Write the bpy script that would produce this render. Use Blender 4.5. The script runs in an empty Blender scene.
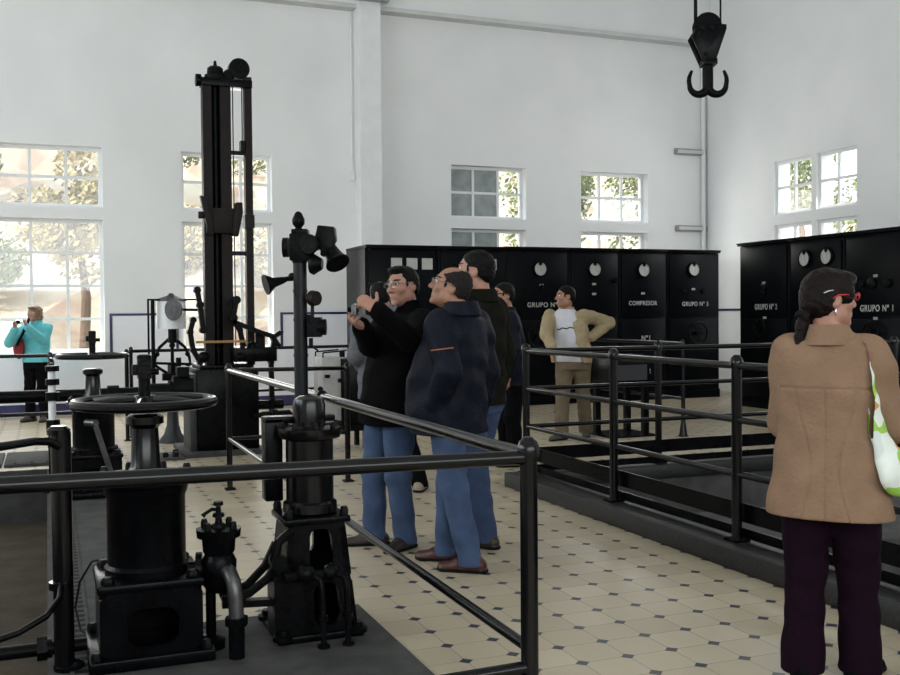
import bpy, bmesh, math, random
import numpy as np
from mathutils import Vector, Matrix
random.seed(4); rng = np.random.default_rng(4)
SC = bpy.context.scene; COL = SC.collection
PI = math.pi
# ------------------------------------------------------------------ camera
FPX, YAW, PITCH, ROLL = 1018.6, 0.376737, 0.022756, -0.0085022
CAMP = np.array([0.0, 0.0, 1.45])
def _basis():
    cy, sy = math.cos(YAW), math.sin(YAW)
    f = np.array([sy*math.cos(PITCH), cy*math.cos(PITCH), -math.sin(PITCH)])
    r = np.array([cy, -sy, 0.0]); u = np.cross(r, f)
    c, s = math.cos(ROLL), math.sin(ROLL)
    return c*r+s*u, -s*r+c*u, f
CR, CU, CF = _basis()
def at(x, y, X=None, Y=None, Z=None):
    """the place in the hall seen at a photo pixel, on a known plane"""
    d = CF+(x-450)/FPX*CR-(y-337.5)/FPX*CU
    if Z is not None: t = (Z-CAMP[2])/d[2]
    elif X is not None: t = (X-CAMP[0])/d[0]
    else: t = (Y-CAMP[1])/d[1]
    return Vector(CAMP+t*d)
cam = bpy.data.cameras.new('camera'); camo = bpy.data.objects.new('camera', cam); COL.objects.link(camo)
camo.matrix_world = Matrix(((CR[0], CU[0], -CF[0], 0), (CR[1], CU[1], -CF[1], 0), (CR[2], CU[2], -CF[2], 1.45), (0, 0, 0, 1)))
cam.sensor_width = 36; cam.lens = FPX*36/900; cam.clip_start = .05; cam.clip_end = 400
SC.camera = camo
vs = SC.view_settings; vs.view_transform = 'Standard'; vs.look = 'None'; vs.gamma = 1; vs.use_curve_mapping = False; vs.exposure = 1.15
# ------------------------------------------------------------------ materials
def mat(name, col, rough=.5, metal=0.0, var=0.0, vscale=8.0, bump=0.0, bscale=40.0, col2=None, spec=.5, coat=0.0, sheen=0.0):
    m = bpy.data.materials.new(name); m.use_nodes = True
    nt = m.node_tree; b = nt.nodes['Principled BSDF']
    b.inputs['Base Color'].default_value = (*col, 1); b.inputs['Roughness'].default_value = rough
    b.inputs['Metallic'].default_value = metal; b.inputs['Specular IOR Level'].default_value = spec
    if coat: b.inputs['Coat Weight'].default_value = coat; b.inputs['Coat Roughness'].default_value = .15
    if sheen: b.inputs['Sheen Weight'].default_value = sheen
    tc = nt.nodes.new('ShaderNodeTexCoord')
    if var or col2:
        n = nt.nodes.new('ShaderNodeTexNoise'); n.inputs['Scale'].default_value = vscale; n.inputs['Detail'].default_value = 5
        nt.links.new(tc.outputs['Object'], n.inputs['Vector'])
        cr = nt.nodes.new('ShaderNodeValToRGB'); cr.color_ramp.elements[0].position = .35; cr.color_ramp.elements[1].position = .68
        c2 = col2 if col2 else tuple(min(1, c*(1+var)) for c in col)
        c1 = col if col2 else tuple(c*(1-var) for c in col)
        cr.color_ramp.elements[0].color = (*c1, 1); cr.color_ramp.elements[1].color = (*c2, 1)
        nt.links.new(n.outputs['Fac'], cr.inputs['Fac']); nt.links.new(cr.outputs['Color'], b.inputs['Base Color'])
    if bump:
        n2 = nt.nodes.new('ShaderNodeTexNoise'); n2.inputs['Scale'].default_value = bscale; n2.inputs['Detail'].default_value = 4
        nt.links.new(tc.outputs['Object'], n2.inputs['Vector'])
        bp = nt.nodes.new('ShaderNodeBump'); bp.inputs['Strength'].default_value = bump; bp.inputs['Distance'].default_value = .01
        nt.links.new(n2.outputs['Fac'], bp.inputs['Height']); nt.links.new(bp.outputs['Normal'], b.inputs['Normal'])
    return m
M = {}
M['black'] = mat('black_paint', (.0024, .0026, .0032), .27, 0, .35, 9, .12, 60, spec=.08)
M['iron'] = mat('cast_iron', (.003, .0032, .0036), .36, 0, .4, 12, .35, 50, spec=.08)
M['gloss'] = mat('gloss_black', (.0024, .0025, .003), .2, 0, .2, 10, spec=.3)
M['steel'] = mat('worn_steel', (.09, .09, .09), .36, .8, .25, 14)
M['brown_iron'] = mat('oxide_iron', (.0075, .0045, .0038), .55, 0, .4, 10, .2, 50, spec=.2)
M['brass'] = mat('brass', (.22, .13, .05), .4, .7, .2, 10)
M['oxide'] = mat('red_oxide', (.06, .022, .018), .6, 0, .3, 10)
M['cab'] = mat('slate_panel', (.0026, .0031, .0042), .36, 0, .3, 2.5, .05, 30, spec=.07)
M['slate'] = mat('slate_paint', (.0075, .0095, .0115), .4, 0, .2, 8, spec=.2)
M['cabside'] = mat('grey_sheet', (.020, .023, .027), .5, 0, .15, 4)
M['plaster'] = mat('white_plaster', (.76, .775, .775), .9, 0, 0, .6, .25, 22, col2=(.84, .85, .85))
M['white'] = mat('white_paint', (.80, .82, .82), .5, 0, .03, 4)
M['dado'] = mat('glazed_tile', (.78, .79, .84), .25, 0, .02, 2)
M['blue'] = mat('blue_tile', (.018, .018, .085), .25, 0, .25, 20)
M['trimgrey'] = mat('grey_lip', (.62, .63, .62), .7, 0, .05, 4)
M['concrete'] = mat('concrete', (.06, .06, .057), .85, 0, .3, 5, .4, 30)
M['slab'] = mat('dark_slab', (.040, .041, .038), .85, 0, .35, 6, .4, 40)
M['kerb'] = mat('kerb_stone', (.0065, .0068, .0075), .5, 0, .4, 25, .4, 60)
M['pitfloor'] = mat('earth_floor', (.036, .025, .012), .95, 0, .35, 4, .5, 30)
M['dial'] = mat('dial_face', (.42, .42, .40), .4, 0, .04, 30)
M['letter'] = mat('white_lettering', (.42, .42, .40), .6)
M['fixture'] = mat('grey_fixture', (.30, .30, .29), .5, 0, .1, 10)
M['lampglass'] = mat('lamp_diffuser', (.62, .62, .60), .3)
M['zinc'] = mat('galvanised', (.32, .36, .36), .45, .6, .35, 14)
M['drum'] = mat('white_enamel', (.75, .77, .78), .35, 0, .04, 4)
M['greybox'] = mat('grey_enamel', (.33, .33, .32), .5, 0, .15, 6)
M['hedge'] = mat('leaf', (.07, .11, .03), .6, 0, 0, 3, col2=(.22, .25, .10))
M['hedge2'] = mat('leaf_dry', (.22, .18, .07), .7, 0, 0, 3, col2=(.40, .33, .16))
M['bark'] = mat('bark', (.10, .06, .035), .9, 0, .3, 9, .4, 20)
M['hill'] = mat('red_earth', (.30, .21, .15), .95, 0, 0, .8, .6, 3, col2=(.46, .43, .34))
M['block'] = mat('pale_block', (.34, .35, .35), .8, 0, .12, 3)
M['rubber'] = mat('rubber', (.004, .004, .004), .7, spec=.15)
M['skin'] = mat('skin', (.36, .185, .13), .5, 0, .08, 30)
M['skin2'] = mat('skin_tan', (.31, .155, .10), .5, 0, .08, 30)
M['lip'] = mat('lips', (.30, .125, .095), .5)
M['eye'] = mat('eye_white', (.75, .73, .70), .2)
M['pupil'] = mat('pupil', (.02, .013, .01), .15)
M['hair_dark'] = mat('hair_dark', (.0034, .0025, .0022), .5, 0, .5, 60, .6, 140, spec=.12)
M['hair_brown'] = mat('hair_brown', (.0060, .0026, .0020), .42, 0, .5, 60, .6, 140, spec=.14)
M['hair_grey'] = mat('hair_grey', (.012, .0108, .0098), .6, 0, .4, 60, .6, 140, spec=.15)
M['hair_blond'] = mat('hair_blond', (.17, .095, .045), .5, 0, .4, 60, .6, 140)
M['fleece'] = mat('black_fleece', (.0024, .0024, .0028), .95, 0, .25, 60, .6, 200, spec=.08)
M['navy'] = mat('navy_nylon', (.0030, .0046, .0115), .6, 0, .2, 20, .4, 70, spec=.13)
M['green'] = mat('olive_wool', (.0075, .0078, .0050), .9, 0, .2, 40, .5, 120, spec=.08)
M['tan'] = mat('tan_canvas', (.31, .245, .14), .85, 0, .1, 30, .4, 90)
M['camel'] = mat('camel_suede', (.235, .150, .098), .95, 0, .08, 9, .5, 70, spec=.15)
M['turq'] = mat('turquoise_fleece', (.13, .50, .56), .9, 0, .08, 30, .4, 120)
M['grey_shirt'] = mat('grey_cotton', (.10, .105, .12), .9, 0, .15, 40)
M['tee'] = mat('white_tee', (.52, .52, .56), .85, 0, .04, 20)
M['denim'] = mat('denim', (.026, .050, .115), .85, 0, 0, 7, .4, 220, col2=(.052, .090, .18))
M['denim2'] = mat('denim_dark', (.020, .038, .092), .85, 0, 0, 7, .4, 220, col2=(.035, .062, .135))
M['khaki'] = mat('khaki', (.115, .088, .052), .9, 0, .12, 9, .4, 120)
M['plum'] = mat('plum_wool', (.0085, .0022, .0075), .9, 0, .2, 20, .3, 160, spec=.1)
M['blacktrouser'] = mat('black_trouser', (.003, .003, .004), .9, 0, .2, 20, spec=.08)
M['shoe_red'] = mat('red_leather', (.055, .011, .007), .4, 0, .25, 20)
M['shoe_brown'] = mat('brown_leather', (.02, .013, .009), .5, 0, .25, 20)
M['shoe_grey'] = mat('grey_suede', (.06, .05, .038), .8, 0, .2, 20)
M['shoe_pale'] = mat('pale_leather', (.30, .24, .18), .6, 0, .2, 20)
M['red_plastic'] = mat('red_plastic', (.45, .012, .02), .25)
M['wire'] = mat('metal_wire', (.25, .24, .22), .25, .9)
M['silver'] = mat('silver', (.75, .75, .74), .2, .9)
M['camgrey'] = mat('camera_grey', (.16, .16, .165), .35, .4)
M['red_cloth'] = mat('red_nylon', (.28, .02, .03), .7, 0, .2, 20)
M['orange_piping'] = mat('orange_piping', (.40, .13, .05), .7)
def glass(name, haze):
    m = bpy.data.materials.new(name); m.use_nodes = True; nt = m.node_tree
    for n in list(nt.nodes): nt.nodes.remove(n)
    out = nt.nodes.new('ShaderNodeOutputMaterial'); tr = nt.nodes.new('ShaderNodeBsdfTransparent'); gl = nt.nodes.new('ShaderNodeBsdfGlossy')
    df = nt.nodes.new('ShaderNodeBsdfDiffuse'); df.inputs['Color'].default_value = (.75, .78, .80, 1)
    gl.inputs['Roughness'].default_value = .03
    m1 = nt.nodes.new('ShaderNodeMixShader'); m1.inputs['Fac'].default_value = .05
    nt.links.new(tr.outputs[0], m1.inputs[1]); nt.links.new(gl.outputs[0], m1.inputs[2])
    m2 = nt.nodes.new('ShaderNodeMixShader'); nt.links.new(m1.outputs[0], m2.inputs[1]); nt.links.new(df.outputs[0], m2.inputs[2])
    n = nt.nodes.new('ShaderNodeTexNoise'); n.inputs['Scale'].default_value = 2.5; n.inputs['Detail'].default_value = 6
    tc = nt.nodes.new('ShaderNodeTexCoord'); nt.links.new(tc.outputs['Object'], n.inputs['Vector'])
    mu = nt.nodes.new('ShaderNodeMath'); mu.operation = 'MULTIPLY'; mu.inputs[1].default_value = haze*2
    nt.links.new(n.outputs['Fac'], mu.inputs[0]); nt.links.new(mu.outputs[0], m2.inputs['Fac'])
    nt.links.new(m2.outputs[0], out.inputs['Surface'])
    return m
M['pane'] = glass('window_glass', .03); M['pane_dirty'] = glass('dusty_glass', .18)
M['pane_grey'] = mat('frosted_pane', (.30, .335, .335), .35, 0, .18, 5, .2, 30)
def tile_material():
    m = bpy.data.materials.new('floor_tile'); m.use_nodes = True; nt = m.node_tree; b = nt.nodes['Principled BSDF']
    L = nt.links.new
    tc = nt.nodes.new('ShaderNodeTexCoord'); sp = nt.nodes.new('ShaderNodeSeparateXYZ'); L(tc.outputs['Object'], sp.inputs[0])
    def mth(op, a, bb=None, c=None):
        n = nt.nodes.new('ShaderNodeMath'); n.operation = op
        for i, v in enumerate((a, bb, c)):
            if v is None: continue
            if isinstance(v, (int, float)): n.inputs[i].default_value = v
            else: L(v, n.inputs[i])
        return n.outputs[0]
    def cell(o, off, pitch):
        q = mth('DIVIDE', mth('SUBTRACT', o, off), pitch)
        return q, mth('ABSOLUTE', mth('SUBTRACT', mth('FRACT', mth('ADD', q, .5)), .5))
    qx, fx = cell(sp.outputs[0], 2.477, .2175); qy, fy = cell(sp.outputs[1], 3.700, .2125)
    dot = mth('LESS_THAN', mth('ADD', fx, fy), .155)
    jo = mth('LESS_THAN', mth('MINIMUM', fx, fy), .0085)
    cb = nt.nodes.new('ShaderNodeCombineXYZ'); L(mth('FLOOR', qx), cb.inputs[0]); L(mth('FLOOR', qy), cb.inputs[1])
    wn = nt.nodes.new('ShaderNodeTexWhiteNoise'); wn.noise_dimensions = '2D'; L(cb.outputs[0], wn.inputs['Vector'])
    no = nt.nodes.new('ShaderNodeTexNoise'); no.inputs['Scale'].default_value = 1.3; no.inputs['Detail'].default_value = 6; L(tc.outputs['Object'], no.inputs['Vector'])
    cr = nt.nodes.new('ShaderNodeValToRGB'); cr.color_ramp.elements[0].color = (.37, .31, .212, 1); cr.color_ramp.elements[1].color = (.53, .458, .335, 1)
    L(mth('ADD', mth('MULTIPLY', wn.outputs['Value'], .45), mth('MULTIPLY', no.outputs['Fac'], .55)), cr.inputs['Fac'])
    def mix(f, a, c):
        n = nt.nodes.new('ShaderNodeMix'); n.data_type = 'RGBA'; L(f, n.inputs[0])
        for i, v in ((6, a), (7, c)):
            if isinstance(v, tuple): n.inputs[i].default_value = (*v, 1)
            else: L(v, n.inputs[i])
        return n.outputs[2]
    c1 = mix(jo, cr.outputs['Color'], (.20, .165, .115)); c2 = mix(dot, c1, (.03, .036, .055))
    L(c2, b.inputs['Base Color']); b.inputs['Roughness'].default_value = .38; b.inputs['Specular IOR Level'].default_value = .4
    return m
M['tile'] = tile_material()
def bag_material():
    m = bpy.data.materials.new('floral_cloth'); m.use_nodes = True; nt = m.node_tree; b = nt.nodes['Principled BSDF']; L = nt.links.new
    tc = nt.nodes.new('ShaderNodeTexCoord'); no = nt.nodes.new('ShaderNodeTexNoise'); no.inputs['Scale'].default_value = 9
    L(tc.outputs['Object'], no.inputs['Vector'])
    va = nt.nodes.new('ShaderNodeVectorMath'); va.operation = 'MULTIPLY_ADD'; L(no.outputs['Color'], va.inputs[0]); va.inputs[1].default_value = (.08, .08, .08); L(tc.outputs['Object'], va.inputs[2])
    vo = nt.nodes.new('ShaderNodeTexVoronoi'); vo.inputs['Scale'].default_value = 14; L(va.outputs[0], vo.inputs['Vector'])
    sp = nt.nodes.new('ShaderNodeSeparateColor'); L(vo.outputs['Color'], sp.inputs[0])
    cr = nt.nodes.new('ShaderNodeValToRGB'); cr.color_ramp.interpolation = 'CONSTANT'; e = cr.color_ramp.elements
    e[0].position = 0; e[0].color = (.72, .78, .72, 1); e[1].position = .42; e[1].color = (.30, .55, .08, 1)
    for p, c in ((.66, (.62, .68, .66)), (.80, (.60, .34, .10)), (.87, (.45, .62, .25)), (.94, (.42, .05, .20))):
        q = e.new(p); q.color = (*c, 1)
    L(sp.outputs[0], cr.inputs['Fac']); L(cr.outputs['Color'], b.inputs['Base Color']); b.inputs['Roughness'].default_value = .7
    return m
M['floral'] = bag_material()
# ------------------------------------------------------------------ mesh helpers
class G:
    def __init__(s): s.v = []; s.f = []; s.m = []
    def add(s, vs, fs, mi=0):
        o = len(s.v); s.v += [tuple(map(float, p)) for p in vs]; s.f += [tuple(i+o for i in f) for f in fs]; s.m += [mi]*len(fs)
        return s
    def box(s, c, d, R=None, mi=0):
        c = Vector(c); h = Vector(d)/2; vs = []
        for x in (-1, 1):
            for y in (-1, 1):
                for z in (-1, 1):
                    p = Vector((x*h.x, y*h.y, z*h.z)); vs.append(c+(R @ p if R else p))
        return s.add(vs, [(0, 1, 3, 2), (4, 6, 7, 5), (0, 4, 5, 1), (2, 3, 7, 6), (0, 2, 6, 4), (1, 5, 7, 3)], mi)
    def bb(s, a, b, mi=0):
        a = Vector(a); b = Vector(b); return s.box((a+b)/2, [abs(q) for q in (b-a)], None, mi)
    def bar(s, a, b, w, t, up=(0, 0, 1), mi=0):
        a = Vector(a); b = Vector(b); d = (b-a); L = d.length; z = d/L; u = Vector(up)
        if abs(z.dot(u)) > .98: u = Vector((0, 1, 0))
        x = u.cross(z).normalized(); y = z.cross(x)
        return s.box((a+b)/2, (w, t, L), Matrix((x, y, z)).transposed(), mi)
    def lathe(s, prof, o=(0, 0, 0), ax=(0, 0, 1), n=24, mi=0, cap=True):
        o = Vector(o); z = Vector(ax).normalized(); u = Vector((1, 0, 0)) if abs(z.x) < .9 else Vector((0, 1, 0))
        x = (u-z*u.dot(z)).normalized(); y = z.cross(x); vs = []; fs = []
        for r, h in prof:
            for k in range(n):
                a = 2*PI*k/n; vs.append(o+z*h+x*(r*math.cos(a))+y*(r*math.sin(a)))
        for i in range(len(prof)-1):
            for k in range(n):
                k2 = (k+1) % n; fs.append((i*n+k, i*n+k2, (i+1)*n+k2, (i+1)*n+k))
        if cap:
            fs.append(tuple(range(n))[::-1]); fs.append(tuple((len(prof)-1)*n+k for k in range(n)))
        return s.add(vs, fs, mi)
    def cyl(s, a, b, r, r2=None, n=16, mi=0):
        a = Vector(a); b = Vector(b); d = b-a
        return s.lathe([(r, 0), (r if r2 is None else r2, d.length)], a, d, n, mi)
    def tube(s, pts, r, n=10, closed=False, mi=0):
        P = [Vector(p) for p in pts]; N = len(P); rs = r if isinstance(r, (list, tuple)) else [r]*N
        T = []
        for i in range(N):
            a = P[(i-1) % N] if (closed or i > 0) else P[i]; b = P[(i+1) % N] if (closed or i < N-1) else P[i]
            T.append((b-a).normalized())
        u = Vector((0, 0, 1)) if abs(T[0].z) < .9 else Vector((1, 0, 0)); x = (u-T[0]*u.dot(T[0])).normalized(); vs = []
        for i in range(N):
            x = (x-T[i]*x.dot(T[i])).normalized(); y = T[i].cross(x)
            for k in range(n):
                a = 2*PI*k/n; vs.append(P[i]+(x*math.cos(a)+y*math.sin(a))*rs[i])
        fs = []
        for i in range(N if closed else N-1):
            j = (i+1) % N
            for k in range(n): fs.append((i*n+k, i*n+(k+1) % n, j*n+(k+1) % n, j*n+k))
        if not closed: fs += [tuple(range(n))[::-1], tuple((N-1)*n+k for k in range(n))]
        return s.add(vs, fs, mi)
    def sph(s, c, r, n=16, m=10, mi=0):
        c = Vector(c); r = Vector((r, r, r)) if isinstance(r, (int, float)) else Vector(r); vs = [c+Vector((0, 0, -r.z))]; fs = []
        for i in range(1, m):
            t = -PI/2+PI*i/m
            for k in range(n):
                a = 2*PI*k/n; vs.append(c+Vector((r.x*math.cos(t)*math.cos(a), r.y*math.cos(t)*math.sin(a), r.z*math.sin(t))))
        vs.append(c+Vector((0, 0, r.z))); e = len(vs)-1
        for k in range(n): fs.append((0, 1+(k+1) % n, 1+k)); fs.append((e, 1+(m-2)*n+k, 1+(m-2)*n+(k+1) % n))
        for i in range(m-2):
            for k in range(n): fs.append((1+i*n+k, 1+i*n+(k+1) % n, 1+(i+1)*n+(k+1) % n, 1+(i+1)*n+k))
        return s.add(vs, fs, mi)
    def prism(s, poly, o, ux, uy, th, mi=0):
        """outline poly (2-D) in the plane o+ux*a+uy*b, given a thickness along the normal, centred"""
        o = Vector(o); ux = Vector(ux); uy = Vector(uy); nz = ux.cross(uy).normalized(); n = len(poly)
        vs = [o+ux*a+uy*b-nz*th/2 for a, b in poly]+[o+ux*a+uy*b+nz*th/2 for a, b in poly]
        fs = [tuple(range(n))[::-1], tuple(range(n, 2*n))]+[(i, (i+1) % n, n+(i+1) % n, n+i) for i in range(n)]
        return s.add(vs, fs, mi)
    def plate(s, q, hole, th, inward, rnd=.3, mi=0):
        """quad plate (corners bl, br, tr, tl) with a rounded window (u0,v0,u1,v1), thickened along inward"""
        q = [Vector(p) for p in q]; w = Vector(inward)*th
        def P(u, v): return q[0]*(1-u)*(1-v)+q[1]*u*(1-v)+q[2]*u*v+q[3]*(1-u)*v
        u0, v0, u1, v1 = hole; inn = []; out = []; k = 6; r = rnd
        ru = (u1-u0)*r; rv = (v1-v0)*r
        for (cx, cy, a0, su, sv) in ((u1-ru, v1-rv, 0, 1, 1), (u0+ru, v1-rv, PI/2, 0, 1), (u0+ru, v0+rv, PI, 0, 0), (u1-ru, v0+rv, 1.5*PI, 1, 0)):
            for i in range(k):
                a = a0+PI/2*i/(k-1); inn.append((cx+ru*math.cos(a), cy+rv*math.sin(a)))
                t = i/(k-1)
                if a0 == 0: o = (1, cy+(1-cy)*min(1, 2*t)) if t <= .5 else (1-(1-cx)*(2*t-1), 1)
                elif a0 == PI/2: o = (cx*(1-min(1, 2*t)), 1) if t <= .5 else (0, 1-(1-cy)*(2*t-1))
                elif a0 == PI: o = (0, cy*(1-min(1, 2*t))) if t <= .5 else (cx*(2*t-1), 0)
                else: o = (cx+(1-cx)*min(1, 2*t), 0) if t <= .5 else (1, cy*(2*t-1))
                out.append(o)
        n = len(inn); vs = [P(*p) for p in inn]+[P(*p) for p in out]; vs += [v+w for v in vs]; fs = []
        for i in range(n):
            j = (i+1) % n
            fs += [(i, n+i, n+j, j), (2*n+j, 3*n+j, 3*n+i, 2*n+i), (i, j, 2*n+j, 2*n+i), (n+j, n+i, 3*n+i, 3*n+j)]
        return s.add(vs, fs, mi)
    def bolt(s, c, r=.018, h=.025, ax=(0, 0, 1), mi=0):
        return s.lathe([(r, 0), (r, h*.6), (r*.7, h)], c, ax, 6, mi)
WL = {}
def wloc(o): return WL.get(o.name, Vector((0, 0, 0)))
def smooth_by_angle(me, ang=.6):
    me.polygons.foreach_set('use_smooth', [True]*len(me.polygons)); bm = bmesh.new(); bm.from_mesh(me)
    for e in bm.edges:
        if len(e.link_faces) == 2 and e.calc_face_angle(0) > ang: e.smooth = False
    bm.to_mesh(me); bm.free()
def tag(o, label, cat, group=None):
    o['label'] = label; o['category'] = cat
    if group: o['group'] = group
    return o
def obj(name, g, m, parent=None, bevel=0.0, smooth=True, origin=None):
    me = bpy.data.meshes.new(name); me.from_pydata(g.v, [], g.f); me.update()
    ms = m if isinstance(m, (list, tuple)) else [m]
    for q in ms: me.materials.append(M[q] if isinstance(q, str) else q)
    if len(ms) > 1: me.polygons.foreach_set('material_index', g.m)
    bm = bmesh.new(); bm.from_mesh(me); bmesh.ops.recalc_face_normals(bm, faces=bm.faces)
    if bevel:
        es = [e for e in bm.edges if len(e.link_faces) == 2 and e.calc_face_angle(0) > .9]
        bmesh.ops.bevel(bm, geom=es, offset=bevel, segments=2, affect='EDGES', profile=.5, clamp_overlap=True)
    bm.to_mesh(me); bm.free()
    if smooth: smooth_by_angle(me)
    o = bpy.data.objects.new(name, me); COL.objects.link(o)
    if parent is not None:
        base = wloc(parent); me.transform(Matrix.Translation(-base)); o.parent = parent; WL[o.name] = base
    else:
        if origin is None:
            xs = np.array([v.co for v in me.vertices]); lo = xs.min(0); hi = xs.max(0); origin = Vector(((lo[0]+hi[0])/2, (lo[1]+hi[1])/2, lo[2]))
        origin = Vector(origin); me.transform(Matrix.Translation(-origin)); o.location = origin; WL[o.name] = origin
    return o
def thing(name, label, cat, loc=(0, 0, 0), group=None):
    o = bpy.data.objects.new(name, None); COL.objects.link(o); o.location = loc; WL[o.name] = Vector(loc); o.empty_display_size = .1
    return tag(o, label, cat, group)
def struct(name, g, m, parent=None, bevel=0, smooth=False):
    o = obj(name, g, m, parent, bevel, smooth, origin=(0, 0, 0) if parent is None else None)
    if parent is None: o['kind'] = 'structure'
    return o
def text(parent, s, loc, size, facing, m='letter', depth=.002, width=None, name='lettering'):
    cu = bpy.data.curves.new('t', 'FONT'); cu.body = s; cu.size = size; cu.extrude = depth; cu.align_x = 'CENTER'; cu.align_y = 'CENTER'; cu.offset = size*.012; cu.space_character = 1.15
    to = bpy.data.objects.new('t', cu); COL.objects.link(to); dg = bpy.context.evaluated_depsgraph_get(); me = bpy.data.meshes.new_from_object(to.evaluated_get(dg))
    bpy.data.objects.remove(to); bpy.data.curves.remove(cu)
    xs = np.array([v.co[0] for v in me.vertices]); w = xs.max()-xs.min()
    sx = (width/w) if width else 1
    if facing == '-Y': R = Matrix(((1, 0, 0), (0, 0, -1), (0, 1, 0)))
    else: R = Matrix(((0, 0, -1), (-1, 0, 0), (0, 1, 0)))      # faces -X, reads towards -Y
    me.transform(Matrix.Translation(Vector(loc)-wloc(parent)) @ R.to_4x4() @ Matrix.Diagonal((sx, 1, 1, 1)))
    me.name = name; me.materials.clear(); me.materials.append(M[m])
    o = bpy.data.objects.new(name, me); COL.objects.link(o); o.parent = parent; WL[o.name] = wloc(parent); return o
def copy_thing(o, loc, label=None):
    def rec(a, par):
        c = a.copy(); COL.objects.link(c); WL[c.name] = Vector((0, 0, 0))
        if par is not None: c.parent = par
        for ch in list(kids.get(a.name, [])): rec(ch, c)
        return c
    kids = {}
    for q in COL.objects:
        if q.parent is not None: kids.setdefault(q.parent.name, []).append(q)
    r = rec(o, None); r.location = loc
    if label: r['label'] = label
    return r
# ------------------------------------------------------------------ the hall
XL, XR, YB, YW, ZC = -7.5, 11.5, -6.0, 16.0, 8.4
PX0, PX1, PY0, PY1 = 3.63, 9.0, -1.0, 7.62     # sunken pit on the right
LX0, LX1, LY0, LY1 = -2.6, .0, .5, 10.5          # sunken pit on the left
g = G()
xs = sorted({XL, LX0, LX1, PX0, PX1, XR}); ys = sorted({YB, LY0, LY1, PY0, PY1, YW})
for i in range(len(xs)-1):
    for j in range(len(ys)-1):
        cx, cy = (xs[i]+xs[i+1])/2, (ys[j]+ys[j+1])/2
        if (PX0 < cx < PX1 and PY0 < cy < PY1) or (LX0 < cx < LX1 and LY0 < cy < LY1): continue
        g.bb((xs[i], ys[j], -.15), (xs[i+1], ys[j+1], 0))
struct('floor', g, 'tile')
def pit(name, x0, x1, y0, y1, d, mf, mw):
    g = G(); g.bb((x0-.2, y0-.2, -d-.1), (x1+.2, y1+.2, -d)); struct('floor_'+name, g, mf)
    g = G(); g.bb((x0-.2, y0-.2, -d), (x0, y1+.2, -.15)); g.bb((x1, y0-.2, -d), (x1+.2, y1+.2, -.15)); g.bb((x0, y0-.2, -d), (x1, y0, -.15)); g.bb((x0, y1, -d), (x1, y1+.2, -.15))
    g.bb((x0, y0, -d), (x0+.02, y1, -.004)); g.bb((x1-.02, y0, -d), (x1, y1, -.004)); g.bb((x0, y0, -d), (x1, y0+.02, -.004)); g.bb((x0, y1-.02, -d), (x1, y1, -.004))
    struct('wall_'+name, g, mw)
pit('right_pit', PX0, PX1, PY0, PY1, .75, 'concrete', 'concrete')
pit('left_pit', LX0, LX1, LY0, LY1, 0.5, 'pitfloor', 'slab')
g = G(); g.bb((XL-.3, YB-.3, ZC), (XR+.3, YW+.3, ZC+.25)); struct('ceiling', g, 'white')
# walls with window openings
def wall(name, axis, pos, out, a0, a1, z0, z1, holes, m='plaster', th=.34):
    As = sorted({a0, a1}|{h[0] for h in holes}|{h[1] for h in holes}); Zs = sorted({z0, z1}|{h[2] for h in holes}|{h[3] for h in holes}); g = G()
    for i in range(len(As)-1):
        for j in range(len(Zs)-1):
            ca, cz = (As[i]+As[i+1])/2, (Zs[j]+Zs[j+1])/2
            if any(h[0] < ca < h[1] and h[2] < cz < h[3] for h in holes): continue
            if axis == 'Y': g.bb((As[i], pos, Zs[j]), (As[i+1], pos+out*th, Zs[j+1]))
            else: g.bb((pos, As[i], Zs[j]), (pos+out*th, As[i+1], Zs[j+1]))
    bm = bmesh.new(); o = struct(name, g, m); bm.from_mesh(o.data); bmesh.ops.remove_doubles(bm, verts=bm.verts, dist=1e-4)
    seen = {}
    for f in bm.faces: seen.setdefault(tuple(sorted(v.index for v in f.verts)), []).append(f)
    bmesh.ops.delete(bm, geom=[f for fs in seen.values() if len(fs) > 1 for f in fs], context='FACES'); bm.to_mesh(o.data); bm.free(); return o
W1, W2, W3, W4 = (-.70, .80), (1.945, 3.335), (6.375, 7.775), (8.857, 10.24)
W0 = (-5.2, -3.7)
UP, LO = (3.085, 3.975), (.935, 2.905)
holesY = [(*w, *z) for w in (W0, W1, W2, W3, W4) for z in (UP, LO)]
wall('wall_back', 'Y', YW, 1, XL-.3, XR+.3, -.15, ZC, holesY)
WR = [(13.17, 14.08), (12.18, 13.05)]
holesX = [(*w, *z) for w in WR for z in (UP, LO)]
WR2 = [(6.6, 7.5), (5.6, 6.5)]; holesX += [(*w, *z) for w in WR2 for z in (UP, LO)]
wall('wall_right', 'X', XR, 1, YB-.3, YW, -.15, ZC, holesX)
wall('wall_left', 'X', XL, -1, YB-.3, YW, -.15, ZC, [])
wall('wall_rear', 'Y', YB, -1, XL, XR, -.15, ZC, [])
WN = [0]
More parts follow.
